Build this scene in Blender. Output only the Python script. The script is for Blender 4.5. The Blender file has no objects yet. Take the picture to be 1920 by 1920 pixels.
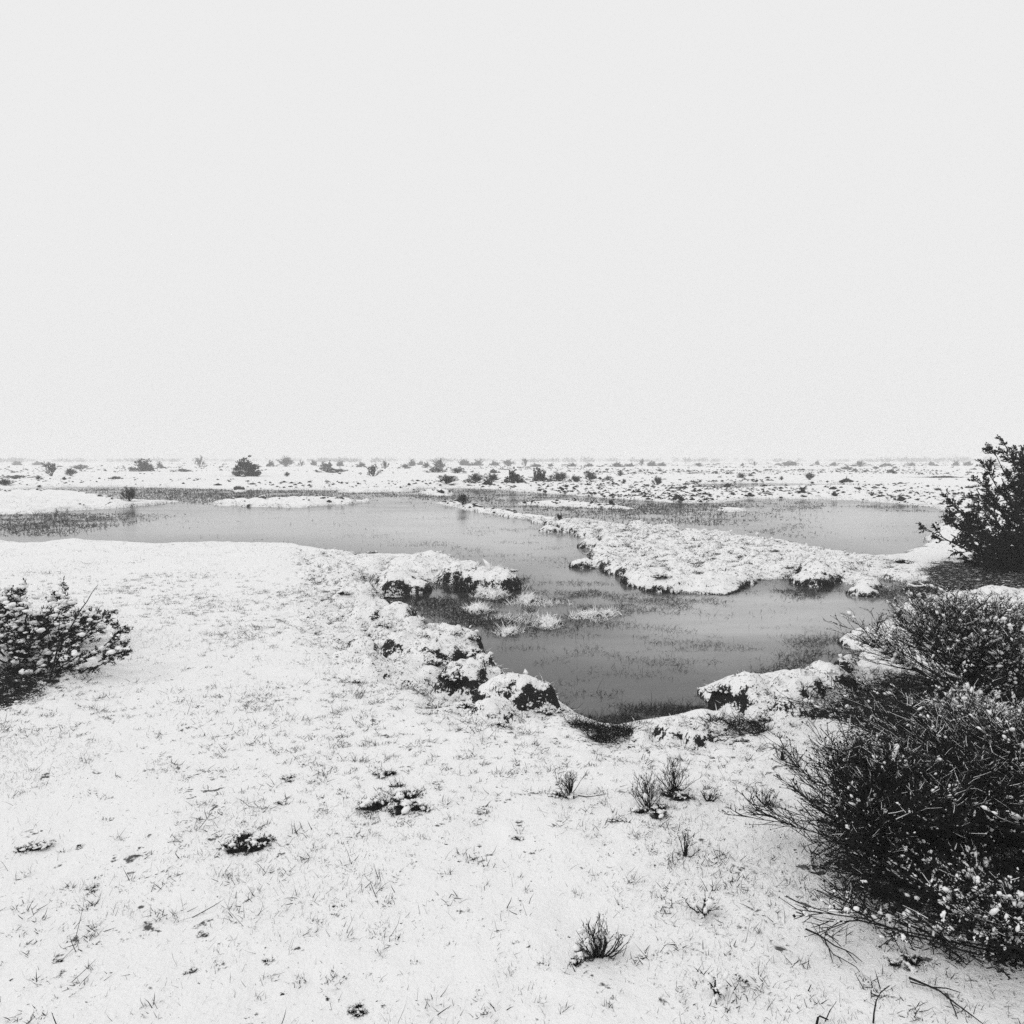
import bpy, math
import numpy as np

# ------------------------------------------------------------------ camera, world, sun, exposure
SC = bpy.context.scene
COL = SC.collection
F = 1371.0                      # focal length in photograph pixels (photo 1920 x 1920)
HC = 1.75                       # eye height above the water
PITCH = math.atan(98.0 / F)
SP, CP = math.sin(PITCH), math.cos(PITCH)

cam_d = bpy.data.cameras.new('camera')
cam = bpy.data.objects.new('camera', cam_d)
COL.objects.link(cam)
cam.location = (0, 0, HC)
cam.rotation_euler = (math.pi / 2 - PITCH, 0, 0)
cam_d.sensor_fit = 'HORIZONTAL'
cam_d.sensor_width = 36.0
cam_d.lens = 36.0 * F / 1920.0
cam_d.clip_start = 0.05
cam_d.clip_end = 8000
SC.camera = cam

SUN_EL, SUN_AZ = math.radians(45), math.radians(-115)      # from the left, a little behind
world = bpy.data.worlds.new('World')
SC.world = world
world.use_nodes = True
wn = world.node_tree
for n in list(wn.nodes):
    wn.nodes.remove(n)
w_out = wn.nodes.new('ShaderNodeOutputWorld')
w_bg = wn.nodes.new('ShaderNodeBackground')
w_sky = wn.nodes.new('ShaderNodeTexSky')
w_sky.sky_type = 'NISHITA'
w_sky.sun_disc = False
w_sky.sun_elevation = SUN_EL
w_sky.sun_rotation = SUN_AZ
w_sky.dust_density = 6.0
w_bw = wn.nodes.new('ShaderNodeRGBToBW')                   # black and white film
w_mix = wn.nodes.new('ShaderNodeMix')                      # an even, closed cloud deck over that sky
w_mix.data_type = 'RGBA'
w_mix.inputs[0].default_value = 0.985
w_mix.inputs[7].default_value = (8.55, 8.55, 8.55, 1)
wn.links.new(w_sky.outputs[0], w_bw.inputs[0])
wn.links.new(w_bw.outputs[0], w_mix.inputs[6])
wn.links.new(w_mix.outputs[2], w_bg.inputs[0])
w_bg.inputs[1].default_value = 0.1
wn.links.new(w_bg.outputs[0], w_out.inputs[0])

sun_d = bpy.data.lights.new('sun', 'SUN')
sun_d.energy = 0.7
sun_d.angle = math.radians(25)
sun_d.color = (1.0, 0.995, 0.99)
sun = bpy.data.objects.new('sun', sun_d)
COL.objects.link(sun)
sun.location = (0, 0, 30)
sun.rotation_euler = (math.pi / 2 - SUN_EL, 0, math.pi - SUN_AZ)

vs = SC.view_settings
vs.view_transform = 'Standard'
vs.look = 'None'
vs.exposure = 0.0
vs.gamma = 1.0
vs.use_curve_mapping = False
SC.render.engine = 'CYCLES'
SC.cycles.use_denoising = False
SC.cycles.max_bounces = 6
SC.cycles.diffuse_bounces = 3
SC.cycles.volume_bounces = 2
SC.cycles.use_adaptive_sampling = True
SC.cycles.adaptive_threshold = 0.015

# ------------------------------------------------------------------ numeric helpers
def ground_point(px, py, z=0.0):
    """where the sight line through a photograph pixel meets the level z"""
    u = (px - 960.0) / F
    v = (960.0 - py) / F
    t = (HC - z) / (SP - v * CP)
    return (u * t, (CP + v * SP) * t)

def depth_point(px, py, Y):
    u = (px - 960.0) / F
    v = (960.0 - py) / F
    t = Y / (CP + v * SP)
    return np.array([u * t, Y, HC + (v * CP - SP) * t])

def px_size(y):
    return y / F            # metres per photograph pixel at distance y

def hash2(ix, iy, seed):
    n = (ix.astype(np.int64) * 374761393 + iy.astype(np.int64) * 668265263 + seed * 974634777) & 0x7fffffff
    n = ((n ^ (n >> 13)) * 1274126177) & 0x7fffffff
    n = ((n ^ (n >> 16)) * 1911520717) & 0x7fffffff
    n = n ^ (n >> 15)
    return (n & 0xffffff) / float(0xffffff)

def vnoise(x, y, seed=0):
    ix = np.floor(x).astype(np.int64)
    iy = np.floor(y).astype(np.int64)
    fx = x - ix
    fy = y - iy
    fx = fx * fx * fx * (fx * (fx * 6 - 15) + 10)
    fy = fy * fy * fy * (fy * (fy * 6 - 15) + 10)
    a = hash2(ix, iy, seed); b = hash2(ix + 1, iy, seed)
    c = hash2(ix, iy + 1, seed); d = hash2(ix + 1, iy + 1, seed)
    return (a + (b - a) * fx) * (1 - fy) + (c + (d - c) * fx) * fy

def fbm(x, y, seed=0, octs=4, gain=0.5):
    s = np.zeros_like(x); a = 1.0; t = 0.0
    for o in range(octs):
        s += a * (vnoise(x, y, seed + o * 17) - 0.5)
        t += a
        a *= gain
        x = x * 2.03 + 13.7
        y = y * 2.03 + 7.1
    return s / t

def worley(x, y, seed=0):
    """distance to the nearest jittered cell point and that cell's random number"""
    ix = np.floor(x).astype(np.int64)
    iy = np.floor(y).astype(np.int64)
    best = np.full(x.shape, 9.0)
    rnd = np.zeros(x.shape)
    for dx in (-1, 0, 1):
        for dy in (-1, 0, 1):
            cx = ix + dx; cy = iy + dy
            qx = cx + 0.15 + 0.7 * hash2(cx, cy, seed)
            qy = cy + 0.15 + 0.7 * hash2(cx, cy, seed + 5)
            d = (x - qx) ** 2 + (y - qy) ** 2
            m = d < best
            best = np.where(m, d, best)
            rnd = np.where(m, hash2(cx, cy, seed + 9), rnd)
    return np.sqrt(best), rnd

def sstep(a, b, x):
    t = np.clip((x - a) / (b - a), 0, 1)
    return t * t * (3 - 2 * t)

def poly_sd(poly, x, y):
    """signed distance to a polygon, positive inside"""
    n = len(poly)
    d = np.full(x.shape, 1e9)
    ins = np.zeros(x.shape, bool)
    for i in range(n):
        ax, ay = poly[i]
        bx, by = poly[(i + 1) % n]
        ex, ey = bx - ax, by - ay
        L = ex * ex + ey * ey + 1e-12
        t = np.clip(((x - ax) * ex + (y - ay) * ey) / L, 0, 1)
        d = np.minimum(d, (x - ax - t * ex) ** 2 + (y - ay - t * ey) ** 2)
        c = ((ay > y) != (by > y)) & (x < (bx - ax) * (y - ay) / (by - ay + 1e-15) + ax)
        ins ^= c
    d = np.sqrt(d)
    return np.where(ins, d, -d)

def G(pts, z=0.0):
    return [ground_point(a, b, z) for a, b in pts]

# ------------------------------------------------------------------ the plan of the marsh: ponds, islands, bare ground
POND = G([(-320, 1018), (0, 1019), (60, 1025), (130, 1017), (200, 1021), (330, 1025), (440, 1023), (560, 1026), (620, 1036),
          (690, 1047), (760, 1045), (850, 1054), (890, 1068), (955, 1080), (978, 1086), (950, 1099), (900, 1097), (800, 1093),
          (722, 1098), (704, 1112), (718, 1138), (770, 1150), (803, 1166), (775, 1180), (800, 1188), (880, 1190), (906, 1198),
          (880, 1212), (912, 1232), (945, 1255), (955, 1275), (1030, 1290), (1050, 1318), (1085, 1342), (1150, 1368),
          (1195, 1358), (1260, 1345), (1340, 1348), (1385, 1335), (1322, 1316), (1312, 1300), (1365, 1283), (1470, 1276),
          (1530, 1258), (1605, 1248), (1625, 1205), (1592, 1186), (1640, 1178), (1690, 1168), (1680, 1144), (1760, 1132),
          (1705, 1118), (1695, 1092), (1640, 1084), (1580, 1088), (1480, 1083), (1380, 1092), (1260, 1094), (1190, 1086),
          (1165, 1071), (1110, 1056), (1104, 1040), (1135, 1022), (1090, 1002), (1055, 988), (1000, 976), (880, 958),
          (818, 943), (862, 944), (900, 953), (980, 968), (1060, 977), (1150, 984), (1250, 1001), (1380, 1011), (1450, 1017),
          (1500, 1028), (1560, 1040), (1640, 1050), (1700, 1040), (1740, 1016), (1762, 988), (1790, 962), (1740, 949),
          (1650, 941), (1540, 936), (1410, 935), (1340, 943), (1273, 943), (1140, 934), (1073, 928), (973, 922), (930, 917),
          (860, 915), (760, 916), (640, 919), (430, 918), (330, 915), (240, 913), (150, 913), (60, 917), (0, 921), (-320, 922)])
FAR_POOL = G([(1310, 908), (1400, 905), (1520, 907), (1745, 911), (1600, 913), (1500, 915), (1400, 918), (1310, 915)])
FAR_STRIP = G([(1640, 896), (1780, 894), (1860, 896), (1760, 899)])
PONDS = [POND, FAR_POOL, FAR_STRIP]
ISLANDS = [G(p) for p in (
    [(-320, 938), (0, 925), (60, 923), (130, 925), (200, 931), (232, 940), (335, 941), (240, 952), (130, 958), (60, 964), (0, 964), (-320, 968)],
    [(400, 944), (470, 941), (600, 937), (640, 939), (692, 941), (640, 946), (560, 952), (480, 951), (420, 948)],
    [(786, 924), (830, 919), (848, 925), (840, 931), (800, 928)],
    [(640, 919), (700, 918), (782, 920), (760, 923), (640, 924)],
    [(965, 946), (1040, 942), (1078, 941), (1100, 944), (1150, 949), (1195, 955), (1120, 953), (1040, 950)],
    [(1346, 957), (1365, 953), (1410, 958), (1380, 961)],
    [(1588, 1096), (1610, 1090), (1645, 1094), (1652, 1100), (1610, 1103)],
    [(1075, 1159), (1105, 1154), (1148, 1150), (1162, 1155), (1120, 1160), (1085, 1164)],
    [(1010, 1166), (1040, 1162), (1052, 1172), (1030, 1180), (1008, 1176)],
    [(436, 921), (448, 918), (466, 921), (450, 924)],
    [(885, 1118), (930, 1112), (950, 1118), (920, 1124)],
    [(960, 1126), (1000, 1120), (1012, 1127), (985, 1134)],
    [(870, 1145), (905, 1140), (925, 1147), (900, 1153)],
    [(940, 1185), (972, 1182), (978, 1189), (950, 1193)],
)]
# ground the snow has not covered: thick wet turf and litter inside the thickets and along the muddy edge
BARE = [G(p, 0.12) for p in (
    [(1490, 1335), (1600, 1290), (1660, 1265), (2000, 1265), (2000, 1395), (1700, 1375), (1600, 1358)],
    [(1700, 1090), (1740, 1062), (1800, 1050), (2050, 1040), (2050, 1112), (1830, 1112), (1720, 1106)],
    [(1520, 1640), (1600, 1560), (2000, 1520), (2000, 1850), (1800, 1830), (1700, 1790), (1600, 1725)],
    [(1068, 1352), (1110, 1362), (1150, 1372), (1190, 1368), (1160, 1398), (1130, 1392)],
    [(-200, 1260), (40, 1270), (110, 1280), (60, 1335), (-200, 1352)],
    [(1300, 1385), (1400, 1352), (1440, 1362), (1400, 1380)],
    [(1640, 1090), (1700, 1080), (1760, 1110), (1760, 1130), (1690, 1128)],
)]
HUMMOCKY = [(G(p, 0.12), k) for p, k in (
    ([(560, 1030), (700, 1040), (980, 1080), (900, 1110), (720, 1130), (820, 1165), (920, 1200), (960, 1265), (1060, 1320),
      (1030, 1350), (900, 1350), (760, 1290), (650, 1250), (600, 1180), (570, 1100)], 1.0),
    ([(1000, 970), (1250, 985), (1450, 1005), (1560, 1030), (1690, 1050), (1690, 1085), (1250, 1095), (1090, 1060)], 0.8),
    ([(1300, 1300), (1400, 1275), (1620, 1240), (1650, 1180), (1600, 1330), (1450, 1345), (1340, 1340)], 1.0),
    ([(1150, 1395), (1200, 1360), (1340, 1350), (1380, 1400), (1300, 1420)], 0.8),
    ([(1700, 1130), (1920, 1100), (2050, 1200), (1700, 1190)], 0.6),
)]
# single large cushions read from the photograph: pixel x, pixel y of the middle of the base, width in pixels, height in metres
CUSHIONS = []
for (px, py, w, hh, asp) in (
        (938, 1086, 84, .23, .8), (868, 1072, 110, .24, .7), (770, 1062, 110, .24, .7), (806, 1050, 100, .22, .6), (690, 1062, 90, .22, .8),
        (640, 1085, 110, .26, .8), (735, 1086, 90, .22, .7), (670, 1118, 110, .24, .8), (655, 1100, 70, .2, .8), (745, 1160, 90, .24, .8),
        (770, 1176, 70, .2, .7), (690, 1165, 120, .24, .7), (840, 1205, 120, .24, .6), (885, 1206, 50, .2, .8), (812, 1238, 150, .30, .55),
        (905, 1244, 50, .22, .8), (760, 1228, 110, .26, .7), (872, 1285, 150, .32, .6), (925, 1282, 60, .26, .8), (955, 1318, 180, .32, .5),
        (1020, 1320, 70, .26, .8), (690, 1262, 150, .25, .6), (920, 1345, 130, .24, .6), (680, 1225, 90, .22, .7),
        (1395, 1312, 130, .30, .7), (1470, 1310, 130, .28, .7), (1545, 1285, 140, .28, .6), (1590, 1262, 70, .26, .8), (1480, 1342, 90, .24, .6),
        (1615, 1186, 80, .12, .8), (1660, 1178, 90, .14, .8), (1265, 1384, 110, .26, .7), (1310, 1396, 80, .24, .7), (1340, 1372, 80, .22, .7), (1200, 1392, 70, .2, .7),
        (1205, 1078, 90, .22, .7), (1255, 1086, 130, .22, .6), (1140, 1048, 80, .22, .7), (1130, 1030, 60, .2, .8), (1340, 1082, 120, .2, .6),
        (1160, 1006, 70, .2, .7), (1105, 996, 60, .2, .7), (1200, 992, 70, .22, .7), (1300, 1012, 120, .2, .6), (1420, 1050, 120, .2, .6),
        (1540, 1072, 90, .22, .6), (1480, 1060, 90, .2, .6), (1060, 980, 60, .18, .7), (1230, 1030, 120, .2, .5), (1560, 1048, 90, .18, .6),
        (1618, 1098, 60, .14, .6), (1720, 1140, 70, .2, .7), (1840, 1140, 90, .22, .7),
        (1500, 1300, 110, .3, .6), (1430, 1330, 90, .25, .6)):
    g = ground_point(px, py, 0.12)
    r = w * 0.5 * px_size(g[1])
    CUSHIONS.append((g[0], g[1], r, r * asp * 1.5, hh * (1.12 if py < 1235 and px < 1080 else 0.92 if px < 1080 or py > 1235 else 0.85), 0.76 if px < 1080 or py > 1235 else 0.95))
_r = np.random.default_rng(91)
for _p, _k in HUMMOCKY:
    _q = np.array(_p)
    _n = int(1.7 * np.ptp(_q[:, 0]) * np.ptp(_q[:, 1]))
    _x = _r.uniform(_q[:, 0].min(), _q[:, 0].max(), _n); _y = _r.uniform(_q[:, 1].min(), _q[:, 1].max(), _n)
    for _a, _b in zip(_x[poly_sd(_p, _x, _y) > 0.1], _y[poly_sd(_p, _x, _y) > 0.1]):
        _s = _r.uniform(0.16, 0.42)
        _e = float(poly_sd(_p, np.array([_a]), np.array([_b]))[0])
        if _k == 0.8 and _b > 7:                      # the peninsula: bold pillows inside, low ones along the water
            _s *= 1.15
            CUSHIONS.append((_a, _b, _s, _s * _r.uniform(0.7, 1.2), _r.uniform(0.18, 0.28) if _e > 0.8 else _r.uniform(0.12, 0.18), 0.55 if _e > 0.8 else 1.0))
        else:
            CUSHIONS.append((_a, _b, _s, _s * _r.uniform(0.6, 1.1), _r.uniform(0.15, 0.24), 0.7 if _k == 1.0 else 0.9))

def shore_sd(x, y):
    """positive on land, negative on water"""
    r = np.hypot(x, y)
    amp = np.clip(0.016 * r, 0.04, 0.6)
    k = 1.0 / np.clip(0.05 * r, 0.25, 4.0)
    k = 2.2 / np.maximum(1.0, np.round(r / 12.0))
    wx = fbm(x * 2.0, y * 2.0, 3, 3) * amp * 1.3
    wy = fbm(x * 2.0, y * 2.0, 41, 3) * amp * 1.6
    X, Y = x + wx, y + wy
    w = np.full(x.shape, -1e9)
    for p in PONDS:
        w = np.maximum(w, poly_sd(p, X, Y))
    i = np.full(x.shape, -1e9)
    for p in ISLANDS:
        i = np.maximum(i, poly_sd(p, X, Y))
    return np.maximum(-w, i)

def soft_poly(polys, x, y, soft):
    m = np.zeros(x.shape)
    for p in polys:
        m = np.maximum(m, sstep(-soft, soft, poly_sd(p, x, y)))
    return m

def terrain(x, y):
    """height, shore distance, bare-ground share at ground points"""
    x = np.asarray(x, float); y = np.asarray(y, float)
    r = np.hypot(x, y)
    near = (r < 140) & (y > -2)
    s = np.full(x.shape, 60.0)
    hm = np.zeros(x.shape)
    bare = np.zeros(x.shape)
    xn, yn = x[near], y[near]
    s[near] = shore_sd(xn, yn)
    m = np.zeros(xn.shape)
    for p, k in HUMMOCKY:
        m = np.maximum(m, k * sstep(-0.5, 0.3, poly_sd(p, xn, yn)))
    hm[near] = m
    bare[near] = soft_poly(BARE, xn + 0.5 * fbm(xn * 3, yn * 3, 8, 3), yn + 0.5 * fbm(xn * 3, yn * 3, 18, 3), 0.12)
    sp = np.maximum(s, 0)
    # far islands are low spits, the near bank is a hand's height of turf
    rise = np.where(r < 24, 0.10, 0.08)
    h = 0.02 + rise * (1 - np.exp(-sp / 0.18)) + 0.09 * (1 - np.exp(-sp / 2.5))
    h += 0.08 * fbm(x * 0.55, y * 0.55, 61, 3) * sstep(0, 1.0, sp)
    h += 0.036 * fbm(x * 2.6, y * 2.6, 71, 4) * sstep(0, .3, sp)
    h += 0.012 * fbm(x * 11.0, y * 11.0, 75, 3) * sstep(0, .2, sp) * sstep(60, 10, r)
    # cushions of turf and heath
    d1, r1 = worley(x * 2.1 + 0.25 * fbm(x * 3, y * 3, 5, 2), y * 1.7 + 0.25 * fbm(x * 3, y * 3, 6, 2), 21)
    d2, r2 = worley(x * 5.5, y * 5.0, 33)
    dome1 = np.clip(1 - (d1 / 0.62) ** 2, 0, 1) ** 0.55 * (0.35 + 0.65 * r1)
    dome2 = np.clip(1 - (d2 / 0.6) ** 2, 0, 1) ** 0.6 * (0.3 + 0.7 * r2)
    ons = sstep(0, 0.12, sp)
    h *= 1 - 0.55 * hm
    h += hm * ons * (0.10 * dome1 + 0.045 * dome2 + 0.05 * fbm(x * 6.5, y * 6.5, 81, 3) + 0.03 * fbm(x * 17, y * 17, 83, 2))
    h += (1 - hm) * ons * 0.018 * dome2 * sstep(0.45, 0.7, vnoise(x * 0.7, y * 0.7, 91)) * sstep(30, 12, r)
    # tussocky heath in the middle distance
    mid = sstep(16, 26, y) * sstep(220, 90, r)
    h += ons * mid * 0.10 * np.clip(1 - (d1 / 0.55) ** 2, 0, 1) ** 0.6 * (r1 > 0.35) * sstep(0.35, 0.6, vnoise(x * 0.12, y * 0.12, 97))
    h += sstep(40, 120, r) * 0.14 * fbm(x * 0.05, y * 0.05, 99, 3)
    uw = -0.03 - 0.30 * (1 - np.exp(np.minimum(s, 0) / 0.5))
    h = np.where(s > 0, np.maximum(h, 0.015), uw)
    if xn.size:
        hn = h[near]
        wxn = fbm(xn * 5, yn * 5, 23, 3)
        wyn = fbm(xn * 5, yn * 5, 29, 3)
        lump = fbm(xn * 13, yn * 13, 37, 3)
        for cx, cy, rx, ry, hh, ex in CUSHIONS:
            k = np.abs(xn - cx) + np.abs(yn - cy) < 2.4 * (rx + ry)
            if not k.any():
                continue
            q = np.hypot((xn[k] + 0.35 * rx * wxn[k] - cx) / rx, (yn[k] + 0.35 * rx * wyn[k] - cy) / ry)
            dd = (1.05 * hh + 0.10 * lump[k]) * np.clip(1 - q ** 2.3, 0, 1) ** ex
            hn[k] = np.where(q < 1, np.maximum(hn[k], dd), hn[k])
        h[near] = hn
    return h, s, np.maximum(bare, 0.24 * hm + 0.18 * hm * (hm < 0.9))

def ground_z(x, y):
    h, s, b = terrain(np.array([x], float), np.array([y], float))
    return float(h[0])

# ------------------------------------------------------------------ mesh helpers
class Buf:
    def __init__(self):
        self.v, self.q, self.t, self.n = [], [], [], 0
    def add(self, verts, quads=None, tris=None):
        verts = np.asarray(verts, np.float32).reshape(-1, 3)
        if quads is not None and len(quads):
            self.q.append(np.asarray(quads, np.int64).reshape(-1, 4) + self.n)
        if tris is not None and len(tris):
            self.t.append(np.asarray(tris, np.int64).reshape(-1, 3) + self.n)
        self.v.append(verts)
        self.n += len(verts)
        return self
    def mesh(self, name, mat, smooth=True):
        me = bpy.data.meshes.new(name)
        v = np.concatenate(self.v) if self.v else np.zeros((0, 3), np.float32)
        q = np.concatenate(self.q) if self.q else np.zeros((0, 4), np.int64)
        t = np.concatenate(self.t) if self.t else np.zeros((0, 3), np.int64)
        me.vertices.add(len(v))
        me.vertices.foreach_set('co', v.ravel())
        nl = len(q) * 4 + len(t) * 3
        me.loops.add(nl)
        me.loops.foreach_set('vertex_index', np.concatenate([q.ravel(), t.ravel()]).astype(np.int32))
        me.polygons.add(len(q) + len(t))
        st = np.concatenate([np.arange(len(q)) * 4, len(q) * 4 + np.arange(len(t)) * 3]).astype(np.int32)
        me.polygons.foreach_set('loop_start', st)
        me.polygons.foreach_set('use_smooth', np.full(len(st), smooth))
        me.update(calc_edges=True)
        me.validate()
        if mat:
            me.materials.append(mat)
        return me

def unit(a):
    return a / np.maximum(np.linalg.norm(a, axis=-1, keepdims=True), 1e-9)

def rand_unit(rng, shape):
    return unit(rng.normal(size=tuple(shape) + (3,)))

def tubes(buf, P, R, sides=3):
    """P (n, s, 3) paths, R (n, s) radii"""
    N, S, _ = P.shape
    T = unit(np.gradient(P, axis=1))
    ref = np.where(np.abs(T[..., 2:3]) > 0.9, np.array([1., 0, 0]), np.array([0, 0, 1.]))
    A = unit(np.cross(T, ref)); B = np.cross(T, A)
    an = np.arange(sides) * 2 * math.pi / sides
    V = P[:, :, None, :] + R[:, :, None, None] * (np.cos(an)[None, None, :, None] * A[:, :, None, :] + np.sin(an)[None, None, :, None] * B[:, :, None, :])
    i = np.arange(N)[:, None, None]; j = np.arange(S - 1)[None, :, None]; k = np.arange(sides)[None, None, :]
    a = (i * S + j) * sides + k
    b = (i * S + j) * sides + (k + 1) % sides
    Q = np.stack([a, b, b + sides, a + sides], -1)
    buf.add(V, Q)

def blades(buf, base, tip_dir, length, width, bend, rng):
    """narrow curved leaves: a quad and a point"""
    N = len(base)
    side = unit(np.cross(tip_dir, rand_unit(rng, (N,))))
    nrm = np.cross(side, tip_dir)
    L = length[:, None]; w = width[:, None] * 0.5
    mid = base + tip_dir * L * 0.55 + nrm * L * 0.10 * bend[:, None]
    tip = base + tip_dir * L * 0.95 + nrm * L * 0.45 * bend[:, None]
    V = np.stack([base - side * w, base + side * w, mid + side * w * 0.8, mid - side * w * 0.8, tip], 1)
    o = np.arange(N)[:, None] * 5
    buf.add(V, o + np.array([[0, 1, 2, 3]]), o + np.array([[3, 2, 4]]))

def leaves(buf, base, d, length, width, rng):
    """small diamond leaves"""
    N = len(base)
    side = unit(np.cross(d, rand_unit(rng, (N,))))
    L = length[:, None]; w = width[:, None] * 0.5
    V = np.stack([base, base + d * L * 0.5 + side * w, base + d * L, base + d * L * 0.5 - side * w], 1)
    o = np.arange(N)[:, None] * 4
    buf.add(V, o + np.array([[0, 1, 2, 3]]))

def ico(level):
    import bmesh
    bm = bmesh.new()
    bmesh.ops.create_icosphere(bm, subdivisions=level, radius=1.0)
    v = np.array([x.co[:] for x in bm.verts]); f = np.array([[x.index for x in p.verts] for p in bm.faces])
    bm.free()
    return v, f
ICO1, ICO2 = ico(1), ico(2)
OCTA = (np.array([[1., 0, 0], [-1, 0, 0], [0, 1, 0], [0, -1, 0], [0, 0, 1], [0, 0, -1]]) * 1.15,
        np.array([[0, 2, 4], [2, 1, 4], [1, 3, 4], [3, 0, 4], [2, 0, 5], [1, 2, 5], [3, 1, 5], [0, 3, 5]]))

def blobs(buf, C, size, axis, rng, level=1, rough=0.18):
    """lumps of snow: C centres, size (n,3) half lengths along axis, across, up"""
    tv, tf = (OCTA, ICO1, ICO2)[level]
    N = len(C)
    if N == 0:
        return
    ax = axis.copy(); ax[:, 2] *= 0.6
    ax = unit(ax + 1e-6)
    up = unit(np.array([[0, 0, 1.]]) - ax * ax[:, 2:3])
    cr = np.cross(up, ax)
    k = 1 + rough * rng.normal(size=(N, len(tv), 1))
    L = tv[None] * size[:, None, :] * k
    V = C[:, None, :] + L[..., 0:1] * ax[:, None] + L[..., 1:2] * cr[:, None] + L[..., 2:3] * up[:, None]
    o = (np.arange(N) * len(tv))[:, None, None]
    buf.add(V, None, (tf[None] + o))

def lumps(buf, C, size, axis, rng, n=2, level=1):
    """uneven caps of snow, each of a few small masses run together"""
    c = np.repeat(C, n, 0); z = np.repeat(size, n, 0); a = np.repeat(axis, n, 0)
    o = rng.normal(size=c.shape) * z * np.array([0.75, 0.6, 0.25])
    ah = unit(a * np.array([1, 1, 0.5]) + 1e-6)
    side = np.stack([-ah[:, 1], ah[:, 0], np.zeros(len(ah))], 1)
    c = c + ah * o[:, :1] + side * o[:, 1:2] + np.array([0, 0, 1.0]) * o[:, 2:]
    blobs(buf, c, z * rng.uniform(0.45, 0.85, (len(c), 1)), a, rng, level, 0.2)

def path_at(P, t):
    """points and tangents at parameters t (n, m) along paths (n, s, 3)"""
    N, S, _ = P.shape
    f = np.clip(t, 0, 0.9999) * (S - 1)
    i = f.astype(int); a = (f - i)[..., None]
    n = np.arange(N)[:, None]
    p = P[n, i] * (1 - a) + P[n, i + 1] * a
    d = unit(P[n, i + 1] - P[n, i])
    return p, d

def grow(P, n, tr, length, spread, up, S, rng, wig=0.12, len_fall=0.5):
    """n side shoots on each path"""
    N = len(P)
    t = rng.uniform(tr[0], tr[1], (N, n))
    p, d = path_at(P, t)
    p = p.reshape(-1, 3); d = d.reshape(-1, 3); t = t.reshape(-1)
    d = unit(d + spread * rand_unit(rng, (len(d),)))
    L = length * rng.uniform(0.55, 1.25, len(d)) * (1 - len_fall * t)
    out = [p]; cur = p; st = L[:, None] / (S - 1)
    for k in range(S - 1):
        d = unit(d + np.array([0, 0, up]) + wig * rng.normal(size=d.shape))
        cur = cur + d * st
        out.append(cur)
    return np.stack(out, 1)

def radii(P, r0, r1):
    N, S, _ = P.shape
    return np.repeat(np.linspace(r0, r1, S)[None], N, 0)

# ------------------------------------------------------------------ object helpers
def tag(o, label=None, cat=None, group=None, kind=None):
    if label: o['label'] = label
    if cat: o['category'] = cat
    if group: o['group'] = group
    if kind: o['kind'] = kind
    return o

def link(name, me, parent=None, loc=None):
    o = bpy.data.objects.new(name, me)
    COL.objects.link(o)
    if parent: o.parent = parent
    if loc is not None: o.location = loc
    return o

def spawn(kit, name, label, cat, group=None, loc=(0, 0, 0), rz=0.0, scale=(1, 1, 1)):
    """a thing: an Empty at its base with its parts; kit is a list of (part name, mesh, kind)"""
    root = link(name, None, None, loc)
    root.empty_display_size = 0.1
    root.rotation_euler = (0, 0, rz)
    root.scale = scale
    tag(root, label, cat, group)
    for pn, me, kind in kit:
        o = link(pn, me, root)
        if kind: o['kind'] = kind
    return root

# ------------------------------------------------------------------ materials (all greys: black and white film)
def new_mat(name):
    m = bpy.data.materials.new(name)
    m.use_nodes = True
    nt = m.node_tree
    b = nt.nodes['Principled BSDF']
    return m, nt, b

def nd(nt, t, **kw):
    n = nt.nodes.new(t)
    for k, v in kw.items():
        setattr(n, k, v)
    return n

def noise(nt, scale, detail=4, rough=0.55, vec=None):
    n = nd(nt, 'ShaderNodeTexNoise')
    n.inputs['Scale'].default_value = scale
    n.inputs['Detail'].default_value = detail
    n.inputs['Roughness'].default_value = rough
    if vec is not None: nt.links.new(vec, n.inputs['Vector'])
    return n.outputs[0]

def mathn(nt, op, a, b=None, c=None, clamp=False):
    n = nd(nt, 'ShaderNodeMath', operation=op, use_clamp=clamp)
    for i, x in enumerate((a, b, c)):
        if x is None: continue
        if isinstance(x, (int, float)): n.inputs[i].default_value = x
        else: nt.links.new(x, n.inputs[i])
    return n.outputs[0]

def smooth(nt, x, a, b, lo=0.0, hi=1.0):
    n = nd(nt, 'ShaderNodeMapRange', interpolation_type='SMOOTHSTEP')
    n.inputs[1].default_value = a; n.inputs[2].default_value = b
    n.inputs[3].default_value = lo; n.inputs[4].default_value = hi
    nt.links.new(x, n.inputs[0])
    return n.outputs[0]

def grey(nt, x, a, b):
    n = nd(nt, 'ShaderNodeMix', data_type='RGBA')
    nt.links.new(x, n.inputs[0])
    n.inputs[6].default_value = (a, a, a, 1); n.inputs[7].default_value = (b, b, b, 1)
    return n.outputs[2]

def simple(name, lo, hi, scale, rough=0.8, spec=0.2, where='Object'):
    m, nt, b = new_mat(name)
    tc = nd(nt, 'ShaderNodeTexCoord')
    n = noise(nt, scale, 3, 0.6, tc.outputs[where])
    nt.links.new(grey(nt, smooth(nt, n, 0.3, 0.7), lo, hi), b.inputs['Base Color'])
    b.inputs['Roughness'].default_value = rough
    b.inputs['Specular IOR Level'].default_value = spec
    return m

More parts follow.
